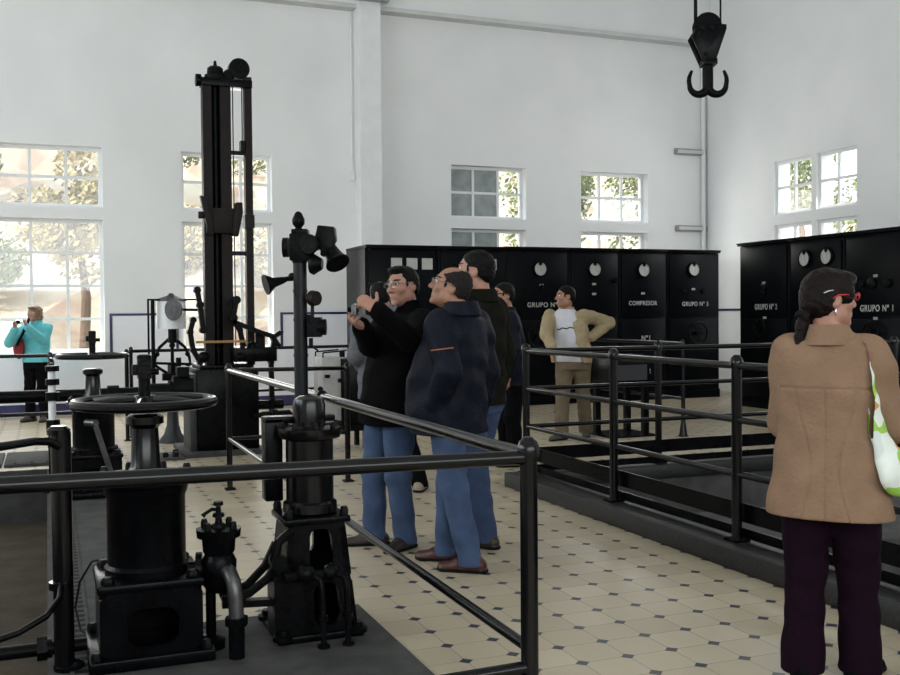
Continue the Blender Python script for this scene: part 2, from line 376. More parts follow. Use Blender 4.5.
def window(axis, a, z, nc, nr, pane=None):
    """white muntin grid set back in the opening, one sheet of glass per light"""
    WN[0] += 1; rec = .16 if axis == 'Y' else .05; fw, mw = .05, .042; g = G(); base = YW if axis == 'Y' else XR; y0, y1 = base+rec, base+rec+.05
    def bx(u0, u1, v0, v1, d0=y0, d1=y1, gg=g):
        if axis == 'Y': gg.bb((u0, d0, v0), (u1, d1, v1))
        else: gg.bb((d0, u0, v0), (d1, u1, v1))
    bx(a[0], a[1], z[0], z[0]+fw); bx(a[0], a[1], z[1]-fw, z[1]); bx(a[0], a[0]+fw, z[0]+fw, z[1]-fw); bx(a[1]-fw, a[1], z[0]+fw, z[1]-fw)
    W = (a[1]-a[0])/nc; H = (z[1]-z[0])/nr
    for i in range(1, nc): bx(a[0]+W*i-mw/2, a[0]+W*i+mw/2, z[0]+fw, z[1]-fw)
    for j in range(1, nr):
        for i in range(nc):
            l = a[0]+(fw if i == 0 else W*i+mw/2); r = a[1]-fw if i == nc-1 else a[0]+W*(i+1)-mw/2
            bx(l, r, z[0]+H*j-mw/2, z[0]+H*j+mw/2, y0+.004, y1-.004)
    o = struct('window_%d' % WN[0], g, 'white'); 
    for k, mm in enumerate(pane or ['pane']):
        gp = G(); n = len(pane or [1]); l = a[0]+(a[1]-a[0])*k/n+.01; r = a[0]+(a[1]-a[0])*(k+1)/n-.01
        bx(l, r, z[0]+.01, z[1]-.01, y0+.02, y0+.026, gp); p = obj('pane', gp, mm, o, smooth=False)
        if mm == 'pane_grey': p['label'] = 'frosted grey pane'
    return o
for w in (W0, W1, W2): window('Y', w, UP, 3, 2, ['pane_dirty' if w == W1 else 'pane']); window('Y', w, LO, 3, 4)
window('Y', W3, UP, 3, 2, ['pane_grey', 'pane_grey', 'pane']); window('Y', W3, LO, 3, 4, ['pane_grey', 'pane_grey', 'pane'])
window('Y', W4, UP, 3, 2); window('Y', W4, LO, 3, 4)
for w in WR+WR2: window('X', w, UP, 2, 2); window('X', w, LO, 2, 4)
# pillar, crane beam, trims
g = G(); g.bb((4.69, YW-.34, 0), (5.045, YW, ZC)); struct('trim_1', g, 'white')
g = G(); g.bb((XL, YW-.16, 6.43), (4.69, YW, ZC)); g.bb((5.045, YW-.16, 6.43), (XR, YW, ZC)); struct('trim_2', g, 'plaster')
g = G(); g.bb((XL, YW-.22, 6.36), (4.69, YW, 6.43)); g.bb((5.045, YW-.22, 6.36), (XR, YW, 6.43)); struct('trim_3', g, 'trimgrey')
def dado(k, x0, x1, zt=1.47):
    g = G(); g.bb((x0, YW-.012, .19), (x1, YW, zt)); struct('trim_%d' % k, g, 'dado')
    g = G(); g.bb((x0, YW-.02, zt), (x1, YW, zt+.035))
    for x in (x0, x1-.04): g.bb((x, YW-.02, .93), (x+.04, YW, zt))
    struct('trim_%d' % (k+1), g, 'blue')
dado(4, .87, 1.87); dado(6, 3.44, 4.69); dado(8, 5.045, 6.3)
g = G(); g.bb((-.75, YW-.012, .19), (.87, YW, .90)); g.bb((1.87, YW-.012, .19), (3.44, YW, .90)); g.bb((XL, YW-.012, .19), (-.75, YW, .9)); struct('trim_10', g, 'dado')
g = G(); g.bb((XL, YW-.02, .02), (XR, YW, .19)); struct('baseboard_back', g, 'blue')
g = G(); g.bb((XR-.02, 13.1, 1.47), (XR, YW, 1.51)); struct('trim_11', g, 'blue')
g = G(); g.cyl((11.41, YW-.05, 0), (11.41, YW-.05, 6.36), .04); struct('trim_12', g, 'white')
# ------------------------------------------------------------------ outdoors
g = G(); n = 40; m_ = 16
for i in range(n+1):
    for j in range(m_+1):
        x = -14+i*42/n; y = 18.6+j*1.7; t = max(0, (y-20.0)); z = -.2+min(t*.62, 1.9+t*.40)+.35*math.sin(x*.9+y)+.25*math.sin(2.1*x-1.3*y)
        g.v.append((x, y, z if j else -1.0))
for i in range(n):
    for j in range(m_): a = i*(m_+1)+j; g.f.append((a, a+m_+1, a+m_+2, a+1)); g.m.append(0)
struct('ground_slope', g, 'hill')
g = G(); g.bb((XR+.4, -10, -.6), (40, 18.5, -.4)); g.bb((-16, 16.4, -.6), (XR+.4, 18.9, -.4)); struct('ground_yard', g, 'hill')
def leafcloud(c, r, n, s, seed):
    R = np.random.default_rng(seed); g = G()
    cl = R.normal(size=(9, 3))*.5
    for k in range(n):
        d = R.normal(size=3); d /= np.linalg.norm(d); q = cl[R.integers(9)]*.8+d*R.uniform(.35, .55)
        p = Vector((c[0]+q[0]*r[0], c[1]+q[1]*r[1], c[2]+q[2]*r[2])); nn = Vector(R.normal(size=3)).normalized(); u = nn.orthogonal().normalized(); v = nn.cross(u); w = s*R.uniform(.6, 1.4)
        g.add([p-u*w, p+v*w*.45, p+u*w, p-v*w*.45], [(0, 1, 2, 3)])
    return g
def hillz(x, y):
    t = max(0, y-20.0); return -.2+min(t*.62, 1.9+t*.40)
PL = [(-1.6, 23.6, 1.15, 'hedge', 'leaning green shrub on the red slope seen through the far left window'), (1.3, 30.5, 1.6, 'hedge2', 'dry yellow shrub high on the slope behind the far left window'),
      (4.9, 23.5, 1.3, 'hedge2', 'dry straw coloured shrub outside the window behind the tall twin column machine'), (6.0, 28.5, 1.6, 'hedge', 'green shrub upslope outside the window behind the tall twin column machine'),
      (2.9, 23.8, 1.0, 'hedge2', 'low dry shrub between the two left windows'), (-4.4, 28.5, 1.6, 'hedge', 'green shrub at the left edge of the slope')]
for x, y, r, mm, lb in PL:
    z = hillz(x, y); t = thing('shrub', lb, 'shrub', (x, y, z), 'shrubs on the slope outside')
    obj('foliage', leafcloud((x, y, z+r*.8), (r, r, r*.85), 3200, .065, int(x*7+y*3)), mm, t, smooth=False)
    g = G(); g.tube([(x, y, z-.3), (x+.05, y, z+r*.5), (x-.1, y, z+r)], [.07, .05, .03]); obj('stem', g, 'bark', t)
TR = [(-1.3, 26.2, 3.6, 'dense green tree high on the slope outside the far left window, left one'), (2.8, 26.4, 3.4, 'dense green tree high on the slope between the two left windows'), (.65, 21.2, 3.7, 'thin bare trunked tree right behind the far left window'), (10.9, 21.5, 4.6, 'leafy green tree outside the window above the compressor cabinet'), (14.8, 22.0, 4.6, 'leafy tree outside the window near the corner pipe'),
      (10.4, 27.5, 6.0, 'tree upslope outside the half frosted window'), (20.2, 23.6, 4.6, 'broad leafy tree outside the right wall window, farther one'), (17.0, 18.2, 3.9, 'short leafy tree outside the right wall window, nearer one'), (7.6, 20.9, 4.0, 'young green tree just outside the half frosted window')]
for k, (x, y, h, lb) in enumerate(TR):
    z = hillz(x, y) if y > 18.6 else -.4; t = thing('tree', lb, 'tree', (x, y, z), 'trees outside the windows')
    g = G(); g.tube([(x, y, z-.4), (x+.08, y, z+h*.35), (x-.06, y, z+h*.7)], [.11, .09, .05]); obj('trunk', g, 'bark', t)
    obj('foliage', leafcloud((x, y, z+h*.72), (h*.34, h*.34, h*.30), 4200, .075, 50+k), 'hedge2' if k == 2 else 'hedge', t, smooth=False)
# ------------------------------------------------------------------ railings
def rail_post(par, x, y, z0, z1, r, flange=True, dome=True, flare=False):
    g = G()
    if flare: g.lathe([(r*2.1, 0), (r*2.0, .02), (r*1.2, .16), (r, .2), (r, z1-z0)], (x, y, z0), n=16)
    else: g.cyl((x, y, z0), (x, y, z1), r, n=20)
    if dome: g.lathe([(r*1.25, -.035), (r*1.3, -.005), (r*1.05, .02), (r*.5, .036)], (x, y, z1), n=20)
    if flange: g.box((x, y, z0+.008), (r*3.6, r*3.6, .014))
    return obj('post', g, 'gloss', par)
def rail_bar(par, pts, r):
    g = G(); g.tube(pts, r, 14); return obj('rail', g, 'gloss', par)
t = thing('guard_railing', 'black tube railing in front around the valves, two rails high, with the domed corner post', 'railing', (1.43, 2.97, 0))
A, B, C_ = (1.445, 2.97), (1.40, 8.56), (2.42, 8.56); r = .021
rail_post(t, *A, 0, 1.015, .029); rail_post(t, *B, 0, 1.02, .024); rail_post(t, *C_, 0, 1.0, .024)
rail_post(t, -.55, 2.9, -.0 if True else 0, 1.0, .029) if False else None
rail_bar(t, [(-1.2, 2.86, 1.03), A+(.985,)], .024); rail_bar(t, [(-1.2, 2.86, .30), A+(.30,)], .021)
rail_bar(t, [A+(.99,), B+(1.0,)], .024); rail_bar(t, [A+(.36,), B+(.43,)], .019)
rail_bar(t, [B+(1.0,), C_+(.99,)], .018); rail_bar(t, [B+(.43,), C_+(.43,)], .016)
g = G(); g.cyl((1.425, 5.55, 1.0), (1.43, 5.63, 1.0), .032); g.sph((1.425, 5.59, 1.035), .016); obj('clamp', g, 'iron', t)
rail_post(t, -1.2, 2.86, -.5, 1.05, .029)
# curved rail and row of posts beside the left pit
t = thing('curved_railing', 'black pit railing on the far left with two bent rails and a thick capped post', 'railing', (.035, 4.43, 0))
rail_post(t, .045, 4.43, 0, .985, .040, flange=False, dome=False); g = G(); g.lathe([(.06, .012), (.06, .03), (.044, .04)], (.062, 4.43, 0), n=18); obj('foot', g, 'black', t)
g = G(); g.lathe([(.045, 0), (.047, .02), (.03, .035)], (.037, 4.43, .975), n=18); obj('cap', g, 'gloss', t); g = G(); g.cyl((.037, 4.43, .345), (.037, 4.43, .375), .048); obj('collar', g, 'gloss', t)
rail_bar(t, [(.037, 4.40, .93), (.0, 4.37, .955), (-.05, 4.32, .965), (-.14, 4.22, .965), (-.3, 4.08, .963), (-.7, 3.75, .96)], .017)
rail_bar(t, [(.037, 4.40, .37), (.03, 4.33, .33), (-.02, 4.24, .29), (-.12, 4.12, .27), (-.3, 3.98, .265), (-.7, 3.75, .26)], .013)
rail_post(t, -.7, 3.75, -.5, .98, .03)
t = thing('pit_edge_railing', 'black railing receding along the left pit, seen nearly end on', 'railing', (.03, 9.6, 0))
for y in (9.3, 10.35, 12.2): rail_post(t, .03, y, 0, 1.03, .024)
for z in (1.0, .54, .28): rail_bar(t, [(.03, 9.3, z), (.03, 12.2, z)], .018)
g = G()
for z0, z1 in ((.94, 1.005), (.83, .89), (.60, .76)): g.cyl((.03, 9.1, z0), (.03, 9.1, z1), .030, n=16, mi=1)
for z0, z1 in ((1.005, 1.05), (.89, .94), (.76, .83), (.5, .6)): g.cyl((.03, 9.1, z0), (.03, 9.1, z1), .05, n=16); g.box((.075, 9.1, (z0+z1)/2), (.03, .05, z1-z0))
g.cyl((.03, 9.1, 0), (.03, 9.1, .5), .035, n=14); g.box((.03, 9.1, .01), (.16, .16, .02))
tag(obj('sight_gauge', g, ['iron', 'drum']), 'upright gauge with white tube segments behind the thick left post', 'gauge')
# back left railing
t = thing('back_railing', 'thin black railing in front of the tiled back wall on the left', 'railing', (.9, 12.5, 0))
for x in (-1.6, .86): rail_post(t, x, 12.45, 0, 1.04, .024)
for z in (1.02, .36): rail_bar(t, [(-1.6, 12.45, z), (.86, 12.45, z)], .02)
rail_post(t, .93, 12.75, 0, 1.06, .022); rail_post(t, 4.15, 13.1, 0, 1.06, .022)
rail_bar(t, [(.93, 12.75, 1.04), (4.15, 13.1, 1.04)], .02)
rail_bar(t, [(.93, 12.75, .5), (4.15, 13.1, .5)], .016)
# right pit railing
KX = 3.71
g = G(); g.bb((3.555, -1.2, 0), (3.80, 7.78, .12)); g.bb((3.80, 7.55, 0), (9.2, 7.78, .12))
tag(obj('pit_kerb', g, 'kerb', None, .012), 'dark stone kerb edging the sunken pit on the right, under its railing', 'kerb')
t = thing('pit_railing', 'black three rail fence with toe boards standing on the kerb of the right pit', 'railing', (KX, 6.25, .12))
PP = [(KX, y) for y in (.75, 2.12, 3.49, 4.87, 6.25, 7.66)]+[(x, 7.66) for x in (5.0, 6.35, 7.7, 9.0)]
for x, y in PP: rail_post(t, x, y, .12, 1.165, .030)
for z, r in ((1.14, .021), (.825, .019), (.51, .019)):
    rail_bar(t, [(KX, .75, z), (KX, 7.66, z)], r); rail_bar(t, [(KX, 7.66, z), (9.0, 7.66, z)], r)
for z0, z1 in ((.225, .335), (.135, .19)):
    for a, b in (((KX+.045, .75, z0), (KX+.057, 7.60, z1)), ((KX+.06, 7.625, z0), (9.0, 7.613, z1))):
        g = G(); g.bb(a, b); obj('toe_board', g, 'black', t)
g = G(); g.bb((4.3, 5.4, -.75), (7.8, 6.7, -.12)); g.bb((4.6, 3.2, -.75), (7.8, 4.6, -.2)); g.bb((4.2, 6.72, -.75), (8.8, 7.3, -.5))
struct('trim_13', g, 'concrete', None, .02)
t = thing('far_railing', 'black railing with a flared foot running away beside the control desk', 'railing', (6.9, 10.05, 0))
rail_post(t, 6.9, 10.05, 0, 1.10, .024, flare=True); rail_post(t, 6.9, 13.2, 0, 1.10, .024, flare=True)
for z in (1.09, .44): rail_bar(t, [(6.9, 10.05, z), (6.9, 13.2, z)], .018)
# ------------------------------------------------------------------ slab, pit odds
g = G(); g.bb((.0, 4.86, 0), (.42, 9.4, .012)); g.bb((.0, 2.6, 0), (1.418, 4.86, .012)); struct('floor_slab', g, 'slab')
g = G(); g.bb((.065, 3.0, .012), (.16, 8.2, .018))
tag(obj('drain_strip', g, 'slab'), 'flat slotted metal strip along the edge of the left pit', 'drain')
sl = bpy.data.objects['drain_strip']; g = G(); y = 4.0
g = G()
g.bb((.08, 4.0, .0182), (.145, 4.04, .0195)); o = obj('slot', g, 'rubber', sl, smooth=False); o['label'] = 'dark slot'
for k in range(1, 50): c = o.copy(); COL.objects.link(c); c.parent = sl; c.location = (0, k*.083, 0)
g = G()
for k in range(4): g.bb((-2.0+k*.53, 10.72, 0), (-1.49+k*.53, 11.7, .03)); 
for k in range(4):
    for q in range(3): g.bolt((-1.9+k*.53+q*.15, 10.78, .03), .015, .012)
tag(obj('cover_plate', g, 'slab', None, .004), 'grey bolted steel cover plates at the far end of the left pit', 'cover plate')
g = G(); g.cyl((-1.5, 4.53, .075), (.135, 4.53, .075), .028); g.cyl((-.06, 4.53, .075), (-.02, 4.53, .075), .05, n=8); g.cyl((-.025, 4.53, .075), (.0, 4.53, .075), .04, n=14)
tag(obj('pit_pipe', g, 'iron'), 'thin black pipe running over the left pit to the big valve, with a collar', 'pipe')
g = G(); a = at(75, 537, Z=.1); pts = [(.22, 4.75, .38), (.17, 4.8, .36), (.12, 4.9, .25), (.10, 4.95, .12), (.12, 4.85, .04), (.20, 4.7, .03), (.27, 4.62, .05)]
g.tube(pts, .005, 6); tag(obj('cable', g, 'rubber'), 'thin black cable looping down beside the big valve', 'cable')
g = G(); g.cyl((-1.6, 10.7, .685), (1.155, 10.7, .685), .06, n=18); g.cyl((-.9, 10.7, .685), (-.82, 10.7, .685), .10, n=18)
g.cyl((.55, 10.7, .685), (.66, 10.7, .685), .085, n=18); g.cyl((.95, 10.7, .685), (1.15, 10.7, .685), .09, n=18)
g.box((.3, 10.7, .3), (.16, .2, .6))
tag(obj('drive_shaft', g, 'iron'), 'thick black horizontal shaft leading to the tall twin column machine', 'shaft')
# ------------------------------------------------------------------ wheel valves
def wheel_valve(ox, oy, label, cyl=True, s=1.0, lever=False, wz=1.08, wr=.30, spokes=6):
    t = thing('handwheel_valve', label, 'valve', (ox, oy, .012))
    def p(x, y, z): return (ox+x*s, oy+y*s, .012+z*s)
    b = .205; z0, z1 = .05, .31; g = G()
    g.plate([p(-b, -b, z0), p(b, -b, z0), p(b, -b, z1), p(-b, -b, z1)], (.26, .12, .76, .72), .03, (0, 1, 0), .3)
    g.bb(p(-b, -b+.03/s, z0), p(-b+.03, b, z1)); g.bb(p(b-.03, -b+.03/s, z0), p(b, b, z1)); g.bb(p(-b+.03, b-.03, z0), p(b-.03, b, z1))
    obj('pedestal', g, 'black', t)
    g = G(); g.box(p(0, 0, .025), (.50*s, .50*s, .05*s)); obj('base_plate', g, 'black', t, .008)
    for q in ((-.22, -.22), (.22, -.22), (.22, .22), (-.22, .22)):
        g = G(); g.bolt(p(*q, .05), .022*s, .035*s); obj('bolt', g, 'iron', t)
    g = G(); g.box(p(0, 0, .328), (.43*s, .43*s, .038*s)); top = obj('pedestal_top', g, 'black', t, .012)
    for q in ((-.17, -.17), (.17, -.17), (.17, .17), (-.17, .17)):
        g = G(); g.bolt(p(*q, .346), .028*s, .028*s); obj('bolt', g, 'iron', top)
    g = G(); g.lathe([(.175*s, 0), (.175*s, .03*s), (.163*s, .045*s), (.163*s, .325*s), (.172*s, .345*s), (.178*s, .375*s), (.205*s, .385*s), (.21*s, .415*s), (.17*s, .42*s)], p(0, 0, .346), n=36); obj('cylinder', g, 'black', t)
    for k in range(8):
        a = 2*PI*k/8+.3; g = G(); g.bolt(p(.187*math.cos(a), .187*math.sin(a), .758), .017*s, .036*s); obj('stud', g, 'iron', t)
    g = G(); g.lathe([(.085*s, 0), (.075*s, .02*s), (.062*s, .04*s), (.055*s, .20*s), (.066*s, .215*s), (.078*s, .22*s), (.078*s, .25*s), (.06*s, .26*s)], p(0, 0, .762), n=24)
    obj('yoke', g, 'gloss', t)
    c = Vector(p(0, 0, wz)); g = G(); g.tube([c+Vector((wr*s*math.cos(2*PI*k/40), wr*s*math.sin(2*PI*k/40), 0)) for k in range(40)], .022*s, 10, True); w = obj('handwheel', g, 'gloss', t)
    for k in range(spokes):
        a = 2*PI*k/spokes+.35; d = Vector((math.cos(a), math.sin(a), 0)); g = G(); g.tube([c+d*.03*s+Vector((0, 0, .01)), c+d*.16*s+Vector((0, 0, .012)), c+d*(wr-.01)*s], [.018*s, .015*s, .013*s], 8); obj('spoke', g, 'gloss', w)
    g = G(); g.lathe([(.06*s, -.03), (.06*s, .0), (.045*s, .03)], c, n=18); obj('hub', g, 'gloss', w)
    g = G(); g.cyl(c, c+Vector((0, 0, .11*s)), .025*s); g.box(c+Vector((0, 0, .145*s)), (.055*s, .06*s, .085*s)); g.box(c+Vector((-.035*s, 0, .14*s)), (.03*s, .03*s, .045*s)); g.cyl(c+Vector((.02, 0, .13*s)), c+Vector((.06*s, 0, .13*s)), .014*s); g.lathe([(.03*s, .185*s), (.03*s, .20*s), (.02*s, .205*s)], c, n=12); obj('stem', g, 'iron', t)
    return t, p
wheel_valve(.385, 4.54, 'large black handwheel valve on a windowed pedestal, nearest of the two wheel valves', wz=1.072, wr=.285)
t, p = wheel_valve(.34, 8.75, 'smaller looking black handwheel valve farther back, partly behind the big valve', s=1.0, wz=1.125, wr=.265)
t['label'] = 'black handwheel valve farther back with a slanting grey lever, seen left of the big wheel'
g = G(); g.bar(p(.0, -.24, .60), p(.12, -.42, .18), .03, .03); g.cyl(p(-.06, -.17, .60), p(.01, -.25, .60), .03); obj('lever', g, 'steel', t)
# steam trap beside the big valve
t = thing('steam_trap', 'small black valve with a tiny T handle and bent steel pipe beside the big valve', 'valve', (.69, 4.48, .012))
c = Vector((.672, 4.42, 0)); g = G()
g.lathe([(.05, .27), (.07, .30), (.075, .40), (.06, .43), (.068, .445), (.072, .50), (.092, .505), (.096, .54), (.06, .545)], c, n=22); obj('body', g, 'black', t)
for k in range(4):
    a = PI/4+PI/2*k; g = G(); g.bolt(c+Vector((.075*math.cos(a), .075*math.sin(a), .54)), .015, .035); obj('bolt', g, 'iron', t)
g = G(); g.lathe([(.035, .54), (.028, .56), (.016, .565), (.014, .585), (.026, .59), (.024, .605), (.012, .61), (.010, .635), (.022, .64), (.02, .655)], c, n=14); obj('spindle', g, 'iron', t)
g = G(); g.tube([c+Vector((.0, 0, .62)), c+Vector((-.03, -.01, .625)), c+Vector((-.06, -.02, .61)), c+Vector((-.07, -.02, .60))], [.008, .008, .008, .012], 8); obj('handle', g, 'iron', t)
g = G(); g.cyl(c+Vector((-.125, .03, .37)), c+Vector((-.02, 0, .37)), .033); g.cyl(c+Vector((-.095, .02, .37)), c+Vector((-.07, .015, .37)), .07, n=20); obj('inlet', g, 'black', t)
g = G(); g.tube([c+Vector((.02, -.04, .37)), c+Vector((.03, -.08, .365)), c+Vector((.042, -.11, .33)), c+Vector((.048, -.12, .27)), c+Vector((.05, -.125, .18))], .032, 14); o = obj('elbow', g, 'steel', t); o['label'] = 'worn steel elbow pipe'
g = G(); g.cyl(c+Vector((.05, -.125, .012)), c+Vector((.05, -.125, .16)), .034); g.cyl(c+Vector((.05, -.125, .15)), c+Vector((.05, -.125, .185)), .048, n=8); obj('drain_pipe', g, 'black', t)
g = G(); g.cyl(c+Vector((-.03, .05, .012)), c+Vector((-.03, .05, .30)), .022); g.lathe([(.06, .012), (.06, .05), (.03, .07)], c+Vector((-.03, .05, 0)), n=14); obj('support_leg', g, 'black', t)
# tapered pedestal with cylinder
t = thing('cylinder_pedestal', 'tapered black cast pedestal with windows carrying a domed cylinder, centre front', 'machine', (1.13, 4.62, .012))
ox, oy = 1.108, 4.56; zb, zt = .045, .52; b0, b1 = .172, .128
def q4(sx0, sy0, sx1, sy1, za, zc):
    ba, bc = [b0+(b1-b0)*(z-zb)/(zt-zb) for z in (za, zc)]
    return [(ox+sx0*ba, oy+sy0*ba, za), (ox+sx1*ba, oy+sy1*ba, za), (ox+sx1*bc, oy+sy1*bc, zc), (ox+sx0*bc, oy+sy0*bc, zc)]
g = G()
for a, h1, h2, inw in (((-1, -1, 1, -1), (.42, .12, .78, .95), (.36, .2, .74, .9), (0, 1, 0)), ((1, 1, -1, 1), (.4, .1, .6, .4), (.35, .3, .62, .8), (0, -1, 0)), ((-1, 1, -1, -1), (.35, .1, .65, .5), (.4, .4, .6, .6), (1, 0, 0)), ((1, -1, 1, 1), (.35, .1, .65, .5), (.4, .4, .6, .6), (-1, 0, 0))): g.plate(q4(*a, zb, .27), h1, .03, inw, .28); g.plate(q4(*a, .27, zt), h2, .03, inw, .28)
obj('frame', g, 'black', t)
g = G(); g.box((ox, oy, .028), (.39, .39, .035)); obj('base_plate', g, 'black', t, .01)
for q in ((-.17, -.17), (.17, -.17), (.17, .17), (-.17, .17)):
    g = G(); g.lathe([(.045, 0), (.045, .02), (.025, .022), (.025, .045)], (ox+q[0], oy+q[1], .03), n=12); obj('foot', g, 'iron', t)
g = G(); g.box((ox, oy, .535), (.30, .30, .03)); obj('top_plate', g, 'black', t, .008)
for q in ((-.125, -.125), (.125, -.125), (.125, .125), (-.125, .125)):
    g = G(); g.bolt((ox+q[0], oy+q[1], .55), .02, .04); obj('bolt', g, 'iron', t)
g = G(); g.lathe([(.125, .56), (.122, .60), (.108, .61), (.108, .885), (.14, .895), (.146, .915), (.146, .94), (.11, .95)], (ox, oy, 0), n=32); obj('cylinder', g, 'gloss', t)
for k in range(8):
    a = 2*PI*k/8; g = G(); g.bolt((ox+.125*math.cos(a), oy+.125*math.sin(a), .938), .013, .03); obj('stud', g, 'iron', t)
g = G(); g.lathe([(.074, .945), (.074, 1.045), (.066, 1.07), (.042, 1.083), (.0, 1.087)], (ox, oy, 0), n=28, cap=False); o = obj('dome', g, 'gloss', t)
g = G(); g.bb((ox-.19, oy+.06, .60), (ox-.11, oy+.16, .98)); g.bb((ox-.19, oy+.06, .955), (ox+.14, oy+.16, .985)); obj('side_case', g, 'black', t, .006)
g = G()
for d in (0, .11):
    g.tube([(ox-.10+d, oy-.20, .315), (ox-.05+d, oy-.255, .32), (ox-.025+d, oy-.275, .305), (ox-.02+d, oy-.28, .26), (ox-.015+d, oy-.285, .012)], .013, 10)
    g.cyl((ox-.018+d, oy-.283, .13), (ox-.017+d, oy-.284, .155), .022, n=8); g.cyl((ox-.015+d, oy-.285, .012), (ox-.015+d, oy-.285, .025), .028, n=10)
g.tube([(ox-.17, oy-.22, .315), (ox+.06, oy-.22, .315)], .024, 10); g.sph((ox-.08, oy-.235, .33), .042); g.sph((ox+.03, oy-.235, .325), .035)
obj('drain_cocks', g, 'iron', t)
g = G()
g.tube([(ox-.13, oy-.16, .50), (ox-.19, oy-.2, .47), (ox-.21, oy-.2, .40), (ox-.19, oy-.2, .33)], .02, 10); g.cyl((ox-.19, oy-.22, .38), (ox-.19, oy-.14, .38), .035)
obj('crank', g, 'iron', t)
g = G()
for dz, dy in ((.0, 0), (.075, .05)):
    g.tube([(ox-.17, oy-.1+dy, .36+dz), (ox-.22, oy-.1+dy, .29+dz*.6), (ox-.30, oy-.1+dy, .235+dz*.3), (ox-.42, oy-.1+dy, .215)], .02, 10)
g.bar((ox-.17, oy-.12, .19), (ox-.42, oy-.1, .20), .05, .03); g.bb((ox-.205, oy-.17, .05), (ox-.13, oy-.02, .36))
obj('link_arm', g, 'iron', t)
# signal post
t = thing('signal_post', 'slim black post topped by horns and bells, just behind the domed cylinder', 'signal post', (1.31, 5.6, .012))
px, py = 1.318, 5.6
g = G(); g.lathe([(.09, 0), (.09, .02), (.04, .05), (.038, .3), (.038, 1.73), (.045, 1.74), (.045, 1.755)], (px, py, .012), n=20)
for z in (1.22, 1.42, 1.58): g.lathe([(.041, z), (.041, z+.015)], (px, py, 0), n=20)
obj('pole', g, 'slate', t)
vx = Vector((CR[0], CR[1], 0)).normalized(); vy = Vector((0, 0, 1)).cross(vx)   # along / away in the viewer's floor frame
def P(a, d, z): return Vector((px, py, z-.055))+vx*a+vy*d
Rv = Matrix((vx, vy, (0, 0, 1))).transposed()
g = G(); g.box(P(.005, 0, 1.885), (.11, .11, .15), Rv); g.box(P(.005, 0, 1.97), (.09, .1, .03), Rv); hb = obj('head_box', g, 'iron', t, .006)
g = G(); g.lathe([(.025, 1.98), (.018, 1.995), (.034, 2.015), (.036, 2.04), (.026, 2.06), (.02, 2.075), (.008, 2.085)], P(-.005, 0, 0), n=14); obj('finial', g, 'iron', t)
g = G(); g.lathe([(.055, 0), (.055, .03)], P(-.09, -.01, 1.885), vx, 22); obj('bell', g, 'iron', t)
g = G(); g.lathe([(.052, 0), (.058, .012), (.03, .05), (.03, .09)], P(.06, -.09, 1.895), (vx*.3+vy*.95).normalized(), 22); obj('bell', g, 'iron', t)
g = G(); g.prism([(.07, -.03), (.10, .08), (.105, .11), (.2, .10), (.205, .03), (.19, .0), (.21, -.07), (.12, -.06), (.12, -.02)], P(0, 0, 1.895), vx, (0, 0, 1), .10); obj('horn_body', g, 'iron', t, .008)
g = G(); g.lathe([(.035, 0), (.042, .04), (.052, .09), (.070, .125), (.066, .13)], P(.165, .0, 1.885), (vx*.42-vy*.5-Vector((0, 0, .72))).normalized(), 24); obj('horn', g, 'iron', t)
g = G(); g.lathe([(.05, 0), (.06, .02), (.03, .07)], P(.06, -.02, 1.79), (vx*.9-vy*.1).normalized(), 22); obj('horn', g, 'iron', t)
g = G(); g.lathe([(.012, 0), (.02, .03), (.028, .08), (.055, .12), (.058, .13)], P(-.07, 0, 1.71), (-vx*.85-vy*.42-Vector((0, 0, .25))).normalized(), 22); g.cyl(P(0, 0, 1.715), P(-.08, 0, 1.71), .014); g.sph(P(-.045, 0, 1.725), .02); obj('speaking_horn', g, 'iron', t)
g = G(); g.lathe([(.04, 0), (.045, .01), (.04, .045)], P(.065, -.03, 1.60), (vx*.75-vy*.6).normalized(), 20); g.cyl(P(.07, -.02, 1.49), P(.07, -.02, 1.57), .01); o = obj('gauge', g, 'brown_iron', t)
g = G(); g.box(P(.08, -.01, 1.44), (.075, .09, .11), Rv); g.cyl(P(.10, -.02, 1.44), P(.145, -.02, 1.44), .045); g.cyl(P(.02, 0, 1.36), P(.02, 0, 1.53), .012); g.cyl(P(.06, -.02, 1.33), P(.06, -.02, 1.38), .012); g.bar(P(.05, 0, 1.34), P(.10, -.03, 1.31), .008, .008); g.box(P(.03, 0, 1.50), (.06, .03, .02), Rv); obj('motor', g, 'iron', t)
# ------------------------------------------------------------------ tall twin column machine
def mset(g): g.v = [(x*1.0327, y, z*1.0327-.047) if z > .9 else (x*1.0327, y, z) for x, y, z in g.v]; return g
t = thing('depth_indicator', 'tall twin column black iron machine with a forked carriage, in front of the left window', 'machine', (1.70, 11.0, 0))
Y0 = 10.75; yc = Y0+.3
g = G(); g.bb((1.43, Y0, .05), (2.075, Y0+.75, .90)); g.bb((1.47, Y0+.02, .90), (2.03, Y0+.7, .94)); obj('base_cabinet', g, 'black', t, .012)
g = G(); g.bb((1.365, Y0+.02, .05), (1.43, Y0+.6, .85)); o = obj('side_panel', g, 'cabside', t, .006); o['label'] = 'grey side panel'
g = G(); g.bb((1.28, Y0-.12, 0), (2.14, Y0+.85, .05)); g.bb((1.02, Y0-.2, 0), (1.28, Y0+.3, .025)); obj('plinth', g, 'slab', t, .006)
for q in ((1.1, Y0-.1), (1.2, Y0-.1), (1.22, Y0+.1)):
    g = G(); g.bolt((*q, .025), .03, .05); obj('bolt', g, 'iron', t)
